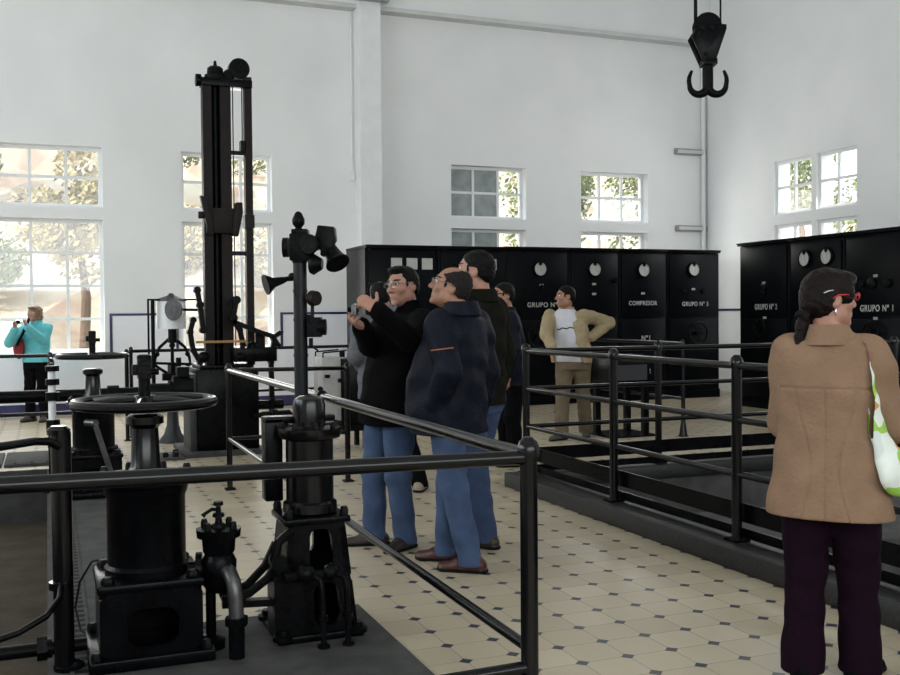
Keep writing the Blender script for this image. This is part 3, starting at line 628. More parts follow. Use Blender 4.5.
for x0, x1 in ((1.515, 1.605), (1.69, 1.80)):
    g = G(); g.bb((x0, yc-.06, .94), (x1, yc-.04, 3.86)); g.bb((x0, yc-.04, .94), (x0+.02, yc+.08, 3.86)); g.bb((x1-.02, yc-.04, .94), (x1, yc+.08, 3.86)); obj('column', mset(g), 'brown_iron', t)
g = G(); g.cyl((1.652, yc+.02, .94), (1.652, yc+.02, 3.95), .036, n=14); obj('screw', mset(g), 'iron', t)
g = G(); g.bb((1.50, yc-.09, 3.81), (2.02, yc+.1, 3.89)); g.cyl((1.455, yc, 3.87), (1.51, yc, 3.87), .065, n=18); obj('crosshead', mset(g), 'black', t, .006)
g = G(); g.lathe([(.11, 3.88), (.11, 3.93), (.085, 3.94), (.08, 4.0), (.06, 4.02), (.02, 4.03), (.012, 4.08)], (1.655, yc, 0), n=22); obj('cap', mset(g), 'iron', t)
g = G(); g.cyl((1.895, yc-.05, 4.01), (1.895, yc+.05, 4.01), .108, n=30); g.cyl((1.895, yc-.07, 4.01), (1.895, yc+.07, 4.01), .03); g.cyl((1.79, yc-.03, 3.94), (1.79, yc+.03, 3.94), .06, n=20); obj('pulley', mset(g), 'black', t)
g = G(); g.bb((1.945, yc-.05, .94), (1.965, yc+.05, 3.93)); g.bb((1.965, yc-.05, .94), (2.02, yc-.03, 3.93)); g.bb((1.99, yc-.03, .94), (2.012, yc+.05, 3.93)); obj('guide_bar', mset(g), 'brown_iron', t)
g = G()
g.bb((1.80, yc-.02, 3.12), (1.96, yc+.02, 3.165)); g.bb((1.90, yc-.05, 3.16), (1.955, yc+.05, 3.27)); obj('bracket', mset(g), 'black', t); g = G(); g.bb((1.80, yc-.02, 2.08), (1.96, yc+.02, 2.125)); obj('bracket', mset(g), 'black', t); g = G(); g.bb((1.93, yc-.07, 2.36), (2.03, yc+.06, 2.50)); obj('clamp', mset(g), 'black', t)
for x in (1.83, 1.925):
    g = G(); g.cyl((x, yc, .94 if x < 1.9 else 3.2), (x, yc, 3.85), .006, n=6); obj('chain', mset(g), 'iron', t)
g = G(); g.bb((1.53, yc-.12, 2.30), (1.82, yc-.06, 2.56)); g.prism([(1.47, 2.68), (1.55, 2.66), (1.60, 2.45), (1.60, 2.28), (1.55, 2.28)], (0, yc-.09, 0), (1, 0, 0), (0, 0, 1), .1)
g.prism([(1.83, 2.62), (1.895, 2.62), (1.90, 2.52), (1.85, 2.27), (1.79, 2.28), (1.80, 2.45)], (0, yc-.09, 0), (1, 0, 0), (0, 0, 1), .1); g.bb((1.455, yc-.1, 2.45), (1.52, yc-.04, 2.52)); obj('carriage', mset(g), 'brown_iron', t, .006)
g = G(); g.bb((1.58, yc+.03, .94), (1.72, yc+.08, 3.86)); obj('backing_plate', mset(g), 'black', t)
def lever(pts, w=.05, th=.05, m='iron', nm='lever'):
    g = G()
    for a, b in zip(pts[:-1], pts[1:]): g.bar((a[0], Y0+.05, a[1]), (b[0], Y0+.05, b[1]), th, w, (0, 1, 0))
    for a in pts: g.cyl((a[0], Y0, a[1]), (a[0], Y0+.1, a[1]), w*.55, n=12)
    return obj(nm, g, m, t)
def w2(x, y): p = at(x, y, Y=Y0+.05); return (p.x, p.z)
lever([w2(197, 290), w2(200, 305), w2(203, 330)], .07)
lever([w2(193, 320), w2(190, 332), w2(193, 350), w2(200, 362)], .06)
lever([w2(236, 300), w2(233, 318)], .08)
lever([w2(234, 322), w2(240, 330), w2(243, 345), w2(240, 358)], .05)
lever([w2(234, 322), w2(262, 333), w2(272, 336), w2(278, 345)], .04)
lever([w2(272, 338), w2(281, 332)], .03)
lever([w2(274, 340), w2(271, 362), w2(272, 400), w2(271, 440)], .05)
g = G(); a = w2(195, 342); b = w2(246, 341); g.bar((a[0], Y0-.02, a[1]), (b[0], Y0-.02, b[1]), .025, .035, (0, 1, 0)); o = obj('link_bar', g, 'brass', t); o['label'] = 'brass link bar'
g = G(); a = w2(233, 362); b = w2(276, 347); g.bb((a[0], Y0, a[1]), (b[0], Y0+.5, b[1])); obj('side_table', g, 'black', t, .005)
g = G(); a = w2(258, 350); b = w2(266, 332); g.bb((a[0], Y0+.1, a[1]), (b[0], Y0+.2, b[1])); obj('gear_case', g, 'iron', t)
g = G(); g.sph((w2(253, 347)[0], Y0+.1, w2(253, 347)[1]), .06); obj('gear_cover', g, 'iron', t); g = G(); g.sph((w2(203, 357)[0], Y0-.0, w2(203, 357)[1]), .06); obj('gear_cover', g, 'iron', t); g = G(); g.sph((w2(240, 357)[0], Y0, w2(240, 357)[1]), .05); obj('gear_cover', g, 'iron', t)
g = G(); g.cyl((1.20, Y0+.1, .70), (1.40, Y0+.1, .70), .14, n=22); g.cyl((1.16, Y0+.1, .70), (1.20, Y0+.1, .70), .09, n=18); g.box((1.30, Y0+.1, .88), (.12, .14, .1)); obj('bearing', g, 'iron', t)
g = G(); z = .50
g.tube([(2.02, Y0+.1, .50), (2.35, Y0+.1, .50)], .05, 12)
obj('outlet', g, 'black', t)
t2 = thing('pipe_cock', 'small black pipe with a pointed cock just right of the tall machine base', 'pipe', (2.15, 10.5, 0))
a = at(262, 415, Y=10.5); b = at(292, 412, Y=10.5); g = G(); g.tube([Vector((a.x, 10.5, a.z)), Vector((b.x-.03, 10.5, a.z+.01)), Vector((b.x, 10.5, a.z-.02)), Vector((b.x, 10.5, 0))], .035, 10); g.lathe([(.012, 0), (.035, .08), (.04, .10)], (a.x-.08, 10.5, a.z), (1, 0, 0), 12); obj('pipe', g, 'iron', t2)
g = G(); g.cyl((a.x+.1, 10.5, a.z), (a.x+.16, 10.5, a.z), .055, n=10); obj('union', g, 'iron', t2)
# governor with white drum
t = thing('governor_stand', 'white drum and bell on a flared iron foot left of the tall machine', 'machine', (1.335, 12.1, 0))
g = G(); g.lathe([(.16, 0), (.155, .03), (.10, .10), (.07, .2), (.055, .45), (.05, .9)], (1.335, 12.1, 0), n=22); obj('pedestal', g, 'cabside', t)
g = G(); g.cyl((1.335, 12.1, 1.31), (1.335, 12.1, 1.63), .165, n=30); o = obj('drum', g, 'drum', t); o['label'] = 'white enamelled drum'
g = G(); g.lathe([(.18, 1.63), (.175, 1.65), (.05, 1.69), (.02, 1.72)], (1.335, 12.1, 0), n=26); obj('lid', g, 'cabside', t)
g = G(); g.lathe([(.125, 0), (.12, .02), (.09, .07), (.04, .1)], (1.33, 11.87, 1.53), (.55, .5, 0), 24); o = obj('bell', g, 'steel', t)
g = G(); g.cyl((1.12, 12.0, 0), (1.12, 12.0, 1.65), .022); g.cyl((1.075, 12.05, .4), (1.075, 12.05, 1.65), .012); g.bar((1.06, 12.0, 1.645), (1.62, 12.0, 1.645), .02, .02); g.cyl((1.335, 12.0, 1.15), (1.335, 12.0, 1.31), .05); g.bar((1.4, 11.9, 1.53), (1.75, 11.9, 1.52), .03, .03); obj('rod_frame', g, 'iron', t)
g = G()
for sx in (-1, 1):
    g.tube([(1.335+sx*.03, 12.05, 1.20), (1.335+sx*.14, 12.05, 1.10), (1.335+sx*.19, 12.05, .98), (1.335+sx*.20, 12.05, .90), (1.335+sx*.06, 12.05, .80)], .018, 8)
    g.sph((1.335+sx*.17, 12.05, 1.02), .03)
g.bar((1.15, 12.05, .92), (1.55, 12.05, .90), .03, .03); g.sph((1.335, 12.05, 1.12), .035); g.cyl((1.335, 12.05, .75), (1.335, 12.05, 1.15), .02); g.bb((1.22, 12.0, .72), (1.55, 12.1, .80)); g.cyl((1.40, 12.02, .86), (1.40, 12.02, .98), .03)
obj('governor', g, 'iron', t)
# grey cabinet left of the group
t = thing('switch_box', 'small grey door cabinet on a black stand left of the group of men', 'cabinet', (2.95, 10.75, 0))
g = G(); g.bb((2.73, 10.6, .32), (2.93, 11.0, 1.0)); obj('case', g, 'greybox', t, .006)
g = G(); g.bb((2.93, 10.58, .28), (3.3, 11.0, .98)); obj('side_case', g, 'black', t, .006)
g = G(); g.bb((2.70, 10.57, .20), (3.3, 11.0, .27)); 
for q in ((2.76, 10.62), (3.2, 10.62), (2.76, 10.95), (3.2, 10.95)): g.bb((q[0]-.025, q[1]-.025, 0), (q[0]+.025, q[1]+.025, .2))
obj('stand', g, 'black', t)
g = G(); g.cyl((2.75, 10.58, .80), (2.80, 10.58, .80), .018); g.box((2.91, 10.59, .75), (.03, .02, .04)); obj('latch', g, 'iron', t)
g = G()
for a, b in (((2.74, 10.62, 1.05), (3.0, 10.62, 1.07)), ((2.74, 10.95, 1.05), (3.0, 10.95, 1.07))): g.cyl(a, b, .008, n=8); g.cyl((a[0], a[1], 1.0), a, .008, n=8)
g.cyl((2.95, 10.62, 1.0), (2.95, 10.62, 1.07), .03); obj('top_rail', g, 'iron', t)
# control desk
t = thing('control_desk', 'black control desk with a sloping grey panel behind the pit railing', 'desk', (6.36, 10.5, 0))
g = G(); g.prism([(0, .62), (0, .86), (.12, .95), (.5, .95), (.5, .62)], (6.36, 10.3, 0), (0, 1, 0), (0, 0, 1), .50); obj('body', g, 'black', t, .006)
for q in ((6.15, 10.35), (6.57, 10.35), (6.15, 10.75), (6.57, 10.75)):
    g = G(); g.bb((q[0]-.035, q[1]-.035, 0), (q[0]+.035, q[1]+.035, .62)); obj('leg', g, 'black', t)
g = G(); g.bb((6.16, 10.285, .66), (6.56, 10.298, .84)); o = obj('panel', g, 'cabside', t); o['label'] = 'grey front panel'
g = G(); g.bb((6.02, 10.2, .0), (6.66, 10.85, .02)); obj('mat', g, 'black', t)
# ------------------------------------------------------------------ cabinets
def cabinet(label, face, a0, a1, d0, depth, H=2.50, dials=(), words=(), knobs=(), wheel=None, squares=(), plates=(), lower=(), group='switchgear cabinets'):
    """face -Y: a = X, front plane at Y = d0 ; face -X: a runs towards -Y, front plane at X = d0"""
    if face == '-Y':
        def P(a, d, z): return Vector((a, d0+d, z))
        n = Vector((0, -1, 0)); ua = Vector((1, 0, 0))
    else:
        def P(a, d, z): return Vector((d0+d, -a, z))
        n = Vector((-1, 0, 0)); ua = Vector((0, -1, 0))
    cc = P((a0+a1)/2, depth/2, 0); t = thing('control_cabinet', label, 'cabinet', cc, group); e = .006
    def bx(g, a, b, d1, d2, z1, z2): g.bb(P(a, d1, z1), P(b, d2, z2)); return g
    obj('case', bx(G(), a0+e, a1-e, .02, depth, .0, H-.05), 'cab', t, .004)
    obj('cornice', bx(bx(G(), a0+e, a1-e, -.035, depth+.02, H-.045, H-.02), a0+e, a1-e, -.055, depth+.02, H-.02, H), 'cab', t, .004)
    obj('plinth', bx(G(), a0+e, a1-e, -.01, .03, 0, .14), 'cab', t, .004)
    obj('door', bx(G(), a0+.05, a1-.05, -.006, .03, .17, 1.34), 'cab', t, .006); obj('panel', bx(G(), a0+.05, a1-.05, -.006, .03, 1.38, H-.09), 'cab', t, .006)
    for a, z in dials:
        c = P(a, -.006, z); g = G(); g.lathe([(.125, 0), (.125, .03), (.112, .045), (.105, .045), (.105, .03)], c, n, 30, cap=False); dl = obj('dial_bezel', g, 'black', t)
        g = G(); g.lathe([(.106, 0), (.106, .028)], c, n, 30); f = obj('dial_face', g, 'dial', dl); f['label'] = 'white dial face'
        g = G(); g.cyl(c+Vector((0, 0, .082))+n*.026, c+Vector((0, 0, .082))+n*.036, .028, n=16); obj('dial_hub', g, 'black', dl); g = G(); g.bar(c+n*.032+Vector((0, 0, .05)), c+n*.032+ua*.03+Vector((0, 0, -.05)), .0018, .002, tuple(n)); obj('needle', g, 'black', dl)
    for a, z, s, wd, sz in words: text(t, s, P(a, -.008, z), sz, face, width=wd)
    for a, z, r in knobs:
        g = G(); g.lathe([(r, 0), (r, .03), (r*.7, .045)], P(a, -.006, z), n, 18); obj('knob', g, 'iron', t)
    for a, z in plates:
        g = G(); bx(g, a-.035, a+.035, -.014, -.004, z-.018, z+.018); o = obj('name_plate', g, 'fixture', t); o['label'] = 'small metal plate'
    for a, z in squares:
        g = G(); bx(g, a-.083, a+.083, -.02, -.004, z-.083, z+.083); o = obj('meter', g, 'dial', t); o['label'] = 'square white meter'
    if wheel:
        a, z, r = wheel; c = P(a, -.05, z); g = G(); ux = ua; uz = Vector((0, 0, 1)); g.tube([c+n*.04+ux*r*math.cos(2*PI*k/24)+uz*r*math.sin(2*PI*k/24) for k in range(24)], .016, 8, True)
        for k in range(3): b = 2*PI*k/3; g.bar(c+n*.03, c+n*.04+ux*r*math.cos(b)+uz*r*math.sin(b), .02, .012, tuple(n))
        g.cyl(c+n*-.045, c+n*.05, .03); obj('hand_wheel', g, 'iron', t)
    return t
E_ = '-Y'
cabinet('black cabinet at the left end of the back row with three white meters', E_, 4.30, 5.43, 14.2, 1.0, 2.47, squares=[(4.78, 2.20), (5.02, 2.20), (5.26, 2.20)], knobs=[(4.37, 1.9, .02), (4.37, 2.4, .02)])
cabinet('black cabinet second from left in the back row, behind the men', E_, 5.43, 6.56, 14.2, 1.0, 2.47, squares=[(6.3, 2.2)], knobs=[(5.5, 2.4, .02), (5.7, 2.2, .025)])
cabinet('black cabinet lettered GRUPO just left of the man in the tan jacket', E_, 6.64, 7.79, 14.5, .9, dials=[(7.27, 2.155)], words=[(7.36, 1.585, 'GRUPO Nº 4', .62, .105)], knobs=[(7.03, 1.82, .05), (7.30, 1.88, .03)], wheel=(7.2, 1.1, .18), plates=[(7.3, 1.90)])
cabinet('black cabinet with a round dial directly behind the man in the tan jacket', E_, 7.79, 8.72, 14.5, .9, dials=[(8.255, 2.16)], knobs=[(8.66, 1.98, .045)], plates=[(8.25, 1.92), (8.25, 1.76)])
cabinet('black back row cabinet lettered COMPRESOR with a round dial', E_, 8.72, 9.64, 14.5, .9, dials=[(9.178, 2.155)], words=[(9.17, 1.605, 'COMPRESOR', .54, .10), (9.23, 1.03, 'Nº1', .16, .11), (9.23, .48, 'Nº2', .16, .11)], plates=[(9.17, 1.77)])
cabinet('black cabinet at the right end of the back row, lettered GRUPO', E_, 9.64, 10.70, 14.5, .9, dials=[(10.16, 2.17)], words=[(10.2, 1.588, 'GRUPO Nº 3', .52, .10)], knobs=[(9.97, 1.80, .04), (10.35, 1.80, .04)], wheel=(10.2, 1.1, .18), plates=[(10.16, 1.84)])
F_ = '-X'
cabinet('black right wall cabinet lettered GRUPO, left of the woman in the camel jacket', F_, -13.0, -11.86, 9.95, 1.0, words=[(-12.36, 1.518, 'GRUPO Nº 2', .50, .12)], knobs=[(-12.4, 1.80, .06), (-12.4, 1.72, .05)], wheel=(-12.4, 1.22, .12), plates=[(-12.38, 1.36), (-12.4, 1.88)], group='right wall cabinets')
cabinet('black cabinet with two round dials behind the woman in the camel jacket', F_, -11.86, -10.77, 9.95, 1.0, dials=[(-11.50, 2.19), (-11.07, 2.20)], knobs=[(-11.3, 1.2, .05)], plates=[(-11.1, 1.9)], group='right wall cabinets')
cabinet('black right wall cabinet lettered GRUPO Nº 1', F_, -10.77, -9.6, 9.95, 1.0, words=[(-10.18, 1.478, 'GRUPO Nº 1', .56, .12)], knobs=[(-10.25, 1.80, .075), (-10.42, 1.80, .045), (-9.98, 1.80, .06)], wheel=(-10.2, 1.18, .13), plates=[(-10.2, 1.35), (-10.2, 1.90)], group='right wall cabinets')
cabinet('plain black right wall cabinet beyond the right edge of the photo', F_, -9.6, -8.4, 9.95, 1.0, group='right wall cabinets')
# ------------------------------------------------------------------ wall fittings
for k, (x, z, s) in enumerate(((11.13, 4.415, 'upper'), (11.15, 3.005, 'lower'))):
    t = thing('wall_light', s+' of the two slim grey strip lights on the back wall by the corner pipe', 'light', (x, YW, z), 'strip lights by the corner')
    g = G(); g.bb((x-.33, YW-.07, z-.055), (x+.33, YW, z+.055)); obj('housing', g, 'fixture', t, .01)
    g = G(); g.bb((x-.29, YW-.085, z-.032), (x+.29, YW-.07, z+.032)); obj('diffuser', g, 'lampglass', t, .008)
g = G(); g.bb((4.60, YW-.46, 6.44), (5.16, YW-.34, 6.60)); g.bb((4.62, YW-.50, 6.48), (5.12, YW-.46, 6.9)); g.bb((4.72, YW-.44, 6.60), (5.02, YW-.34, 6.85))
for x in (4.68, 4.87, 5.06): g.bolt((x, YW-.50, 6.55), .03, .04, (0, -1, 0))
tag(obj('beam_bracket', g, 'zinc', None, .01), 'greenish metal bracket at the top of the white wall pillar', 'bracket')
g = G(); g.cyl((4.64, YW-.02, 3.75), (4.64, YW-.02, 6.36), .012, n=8); g.bb((4.60, YW-.06, 3.63), (4.675, YW, 3.78)); tag(obj('conduit', g, 'white'), 'white wall conduit with a small box left of the pillar', 'conduit')
# ------------------------------------------------------------------ crane hook
HY = 8.0; hx = 5.77
t = thing('crane_hook', 'black double crane hook with its pulley block hanging by the right wall corner', 'hook', (hx, HY, 3.46))
hv = vx
def H(a, d, z): return Vector((hx, HY, z))+hv*a+vy*d
zz = lambda y: at(705, y, Y=HY).z
g = G()
for d in (-.075, .075):
    g.prism([(-.10, zz(17)), (.02, zz(22)), (.13, zz(27)), (.15, zz(30)), (.155, zz(36)), (.045, zz(67)), (-.045, zz(67)), (-.16, zz(36)), (-.10, zz(27))], H(0, d, 0)*1, hv, (0, 0, 1), .02) if False else g.prism([(-.10, zz(26)), (.09, zz(26)), (.165, zz(26.5)), (.165, zz(31)), (.06, zz(64)), (-.05, zz(64)), (-.16, zz(38)), (-.10, zz(28))], H(-.005, d, 0), hv, (0, 0, 1), .02)
obj('cheek_plate', g, 'black', t, .004)
g = G(); g.box(H(.01, 0, zz(63)), (.13, .17, .05), Matrix((hv, vy, (0, 0, 1))).transposed()); obj('lower_block', g, 'iron', t); g = G(); g.box(H(.13, 0, zz(30)), (.04, .15, .03), Matrix((hv, vy, (0, 0, 1))).transposed())
obj('stop_bar', g, 'iron', t)
for q in ((-.06, 30), (.02, 30), (-.03, 56)): g = G(); g.cyl(H(q[0], -.10, zz(q[1])), H(q[0], .10, zz(q[1])), .022, n=10); obj('axle', g, 'iron', t)
g = G(); g.lathe([(.125, -.05), (.13, -.04), (.10, -.01), (.10, .01), (.13, .04), (.125, .05)], H(.0, 0, zz(27)), vy, 30); obj('sheave', g, 'black', t)
g = G(); g.lathe([(.05, 0), (.05, zz(62)-zz(89))], H(.005, 0, zz(89)), n=18); obj('shank', g, 'iron', t)
g = G()
for sgn in (-1, 1):
    pts = []; rs = []; R = .085; cz = zz(85)
    for k in range(15):
        a = k*PI/14
        pts.append(H(.005+sgn*(R-R*math.cos(a)), 0, cz-R*math.sin(a)*1.0)); rs.append(.046-.023*k/14)
    for dx, dz, rr in ((.006, .035, .022), (.004, .07, .020), (-.008, .105, .017), (-.022, .135, .013)): pts.append(H(.005+sgn*(2*R+dx), 0, cz+dz)); rs.append(rr)
    g.tube(pts, rs, 14)
obj('hook', g, 'iron', t)
for a, d in ((-.115, 0), (-.095, .02), (.125, 0)):
    g = G(); g.cyl(H(a, d, zz(26)), H(a, d, ZC), .009, n=8); obj('rope', g, 'iron', t)
# ------------------------------------------------------------------ soft bodies: distance fields turned into one surface
class SDF:
    def __init__(s, lo, hi, h):
        s.h = h; s.lo = np.array(lo, float); n = np.ceil((np.array(hi)-s.lo)/h).astype(int)+1; s.n = n
        s.ax = [s.lo[i]+h*np.arange(n[i]) for i in range(3)]; s.D = np.full(n, .25, np.float32)
    def win(s, lo, hi):
        a = np.clip(np.floor((np.array(lo)-s.lo)/s.h).astype(int), 0, s.n); b = np.clip(np.ceil((np.array(hi)-s.lo)/s.h).astype(int)+1, 0, s.n)
        if (b <= a).any(): return None, None
        sl = tuple(slice(a[i], b[i]) for i in range(3)); X, Y, Z = np.meshgrid(s.ax[0][sl[0]], s.ax[1][sl[1]], s.ax[2][sl[2]], indexing='ij')
        return sl, (X.astype(np.float32), Y.astype(np.float32), Z.astype(np.float32))
    def put(s, sl, d, k, sub=False):
        a = s.D[sl]
        if sub:
            if k > 0: hh = np.maximum(k-np.abs(a+d), 0)/k; s.D[sl] = np.maximum(a, -d)+hh*hh*k*.25
            else: s.D[sl] = np.maximum(a, -d)
        else:
            if k > 0: hh = np.maximum(k-np.abs(a-d), 0)/k; s.D[sl] = np.minimum(a, d)-hh*hh*k*.25
            else: s.D[sl] = np.minimum(a, d)
    def cap(s, a, b, ra, rb, k=.02, flat=None, f=1.0, sub=False):
        a = np.array(a, float); b = np.array(b, float); R = max(ra, rb)+k+.03
        sl, P = s.win(np.minimum(a, b)-R, np.maximum(a, b)+R)
        if sl is None: return
        p = np.stack(P, -1)-a.astype(np.float32); d = (b-a).astype(np.float32); L2 = max(float(d@d), 1e-9)
        t = np.clip((p@d)/L2, 0, 1); q = p-t[..., None]*d
        if flat is not None:
            nn = np.array(flat, np.float32); nn = nn/np.linalg.norm(nn); c = q@nn; q = q+(c*(1/f-1))[..., None]*nn
        r = ra+(rb-ra)*t; dist = np.sqrt((q*q).sum(-1))-r
        if flat is not None: dist = dist*max(f, .55)
        s.put(sl, dist, k, sub)
    def ell(s, c, r, k=.02, R=None, sub=False):
        c = np.array(c, float); r = np.array(r, float); m = r.max()+k+.03
        sl, P = s.win(c-m, c+m)
        if sl is None: return
        p = np.stack(P, -1)-c.astype(np.float32)
        if R is not None: p = p@np.array(R, np.float32)
        q = p/r.astype(np.float32); k0 = np.sqrt((q*q).sum(-1))+1e-6; q2 = q/r.astype(np.float32); k1 = np.sqrt((q2*q2).sum(-1))+1e-6
        s.put(sl, k0*(k0-1)/k1, k, sub)
    def loft(s, zs, a, b, cx=0, cy=0, k=.02, e=2.4, sub=False):
        zs = np.array(zs); cx = np.broadcast_to(cx, zs.shape); cy = np.broadcast_to(cy, zs.shape); mA = max(a)+.06+k; mB = max(b)+.06+k
        sl, P = s.win((min(cx)-mA, min(cy)-mB, zs[0]-.05-k), (max(cx)+mA, max(cy)+mB, zs[-1]+.05+k))
        if sl is None: return
        Z = s.ax[2][sl[2]]; A = np.interp(Z, zs, a); B = np.interp(Z, zs, b); CX = np.interp(Z, zs, cx); CY = np.interp(Z, zs, cy)
        q = (np.abs((P[0]-CX)/A)**e+np.abs((P[1]-CY)/B)**e)**(1/e); d = (q-1)*np.minimum(A, B)*.85
        dz = np.maximum(zs[0]-P[2], P[2]-zs[-1]); s.put(sl, np.maximum(d, dz).astype(np.float32), k, sub)
    def cut(s, p, n):
        """keep the side the normal points away from"""
        n = np.array(n, float); n /= np.linalg.norm(n); p = np.array(p, float)
        d = (s.ax[0]-p[0])[:, None, None]*n[0]+(s.ax[1]-p[1])[None, :, None]*n[1]+(s.ax[2]-p[2])[None, None, :]*n[2]
        s.D = np.maximum(s.D, d.astype(np.float32))
    def folds(s, amp, f=1.0, ph=0.0):
        X, Y, Z = [a.astype(np.float32) for a in np.meshgrid(*s.ax, indexing='ij', sparse=True)]
        w = np.sin(f*(17*X+9*Z)+2.2*np.sin(f*(11*Z-7*Y)+ph)+ph)*np.sin(f*(21*Z+8*Y)+1.7*np.sin(f*13*X+ph))+.6*np.sin(f*(31*Z+17*X-13*Y)+2*np.sin(f*19*Y+ph))
        s.D = s.D+(amp*w).astype(np.float32)
    def groove(s, kind, v, side, lo, hi, z):
        """a stitched seam: a shallow furrow along a height or an upright line on the front or the back"""
        X, Y, Z = np.meshgrid(*s.ax, indexing='ij', sparse=True); m = (np.sign(Y) == side)
        if kind == 'z': w = np.exp(-((Z-v*z)/.0045)**2)*(np.abs(X) < hi*z)
        else: w = np.exp(-((X-(v+.03*np.cos((Z/z-lo)/(hi-lo)*6.28)*np.sign(v))*z)/.0045)**2)*(Z > lo*z)*(Z < hi*z)
        s.D = s.D+(w*m*.0045).astype(np.float32)
    def mesh(s):
        D = s.D; n = D.shape; S = D < 0
        c = [S[i:n[0]-1+i, j:n[1]-1+j, k:n[2]-1+k] for i in (0, 1) for j in (0, 1) for k in (0, 1)]
        anyt = np.logical_or.reduce(c); allt = np.logical_and.reduce(c); act = anyt & ~allt
        idx = np.full(act.shape, -1, np.int64); I = np.argwhere(act); idx[act] = np.arange(len(I))
        acc = np.zeros((len(I), 3)); cnt = np.zeros(len(I)); off = [(i, j, k) for i in (0, 1) for j in (0, 1) for k in (0, 1)]
        val = {o: D[I[:, 0]+o[0], I[:, 1]+o[1], I[:, 2]+o[2]] for o in off}
        for o in off:
            for a in range(3):
                if o[a] == 0:
                    o2 = list(o); o2[a] = 1; o2 = tuple(o2); v0, v1 = val[o], val[o2]; m = (v0 < 0) != (v1 < 0)
                    t = np.where(m, v0/np.where(m, v0-v1, 1), 0); p = np.zeros((len(I), 3)); p[:] = o; p[:, a] = t
                    acc[m] += p[m]; cnt[m] += 1
        V = s.lo+(I+acc/cnt[:, None])*s.h; F = []
        for a in range(3):
            b, c_ = (a+1) % 3, (a+2) % 3; sl0 = [slice(None)]*3; sl1 = [slice(None)]*3
            sl0[a] = slice(0, -1); sl1[a] = slice(1, None); A = S[tuple(sl0)]; B = S[tuple(sl1)]; E = np.argwhere(A != B)
            E = E[(E[:, b] > 0) & (E[:, c_] > 0) & (E[:, b] < n[b]-1) & (E[:, c_] < n[c_]-1)]
            if not len(E): continue
            def q(db, dc):
                e = E.copy(); e[:, b] -= db; e[:, c_] -= dc; return idx[e[:, 0], e[:, 1], e[:, 2]]
            Q = np.stack([q(1, 1), q(0, 1), q(0, 0), q(1, 0)], 1); fl = A[E[:, 0], E[:, 1], E[:, 2]]
            Q[~fl] = Q[~fl][:, ::-1]; F.append(Q)
        return V, (np.concatenate(F) if F else np.zeros((0, 4), int))
def sdf_obj(name, s, mats, parent, T, local=True, paint=None, islands=True):
    V, F = s.mesh(); 
    if islands and len(V):      # keep the main pieces, drop specks
        lab = np.arange(len(V))
        while True:
            m = lab[F].min(1); l2 = lab.copy(); np.minimum.at(l2, F.ravel(), np.repeat(m, 4)); l2 = l2[l2]
            if (l2 == lab).all(): break
            lab = l2
        u, cn = np.unique(lab, return_counts=True); ok = np.isin(lab, u[cn > (.5*cn.max() if islands is True else islands)])
        F = F[ok[F[:, 0]]]; mp = np.cumsum(ok)-1; V = V[ok]; F = mp[F]
    me = bpy.data.meshes.new(name); me.vertices.add(len(V)); me.vertices.foreach_set('co', V.ravel()); me.loops.add(F.size); me.loops.foreach_set('vertex_index', F.ravel().astype(np.int32))
    me.polygons.add(len(F)); me.polygons.foreach_set('loop_start', np.arange(0, F.size, 4, dtype=np.int32)); me.polygons.foreach_set('loop_total', np.full(len(F), 4, np.int32)); me.update(calc_edges=True); me.validate()
    for m in mats: me.materials.append(M[m])
    if paint is not None and len(mats) > 1: me.polygons.foreach_set('material_index', paint(V[F].mean(1)).astype(np.int32))
    me.polygons.foreach_set('use_smooth', [True]*len(me.polygons)); me.transform(T)
    o = bpy.data.objects.new(name, me); COL.objects.link(o)
    if parent is not None: o.parent = parent; WL[o.name] = wloc(parent)
    return o
def rot3(yaw=0, pitch=0, roll=0):
    """head turn: yaw + = to the person's right, pitch + = up, roll + = towards the right shoulder"""
    return np.array(Matrix.Rotation(-yaw, 3, 'Z') @ Matrix.Rotation(pitch, 3, 'X') @ Matrix.Rotation(roll, 3, 'Y'))
def finger_chain(s, root, d, up, L, r, curl, k=.004):
    p = np.array(root, float); d = np.array(d, float)/np.linalg.norm(d); up = np.array(up, float); ax = np.cross(up, d); ax /= np.linalg.norm(ax)
    for i, l in enumerate((L*.45, L*.30, L*.25)):
        a = curl*(.8 if i == 0 else 1.1); R = np.array(Matrix.Rotation(a, 3, Vector(ax))); d = R@d
        q = p+d*l; s.cap(p, q, r*(1-.08*i), r*(.94-.08*i), k if i else .008); p = q
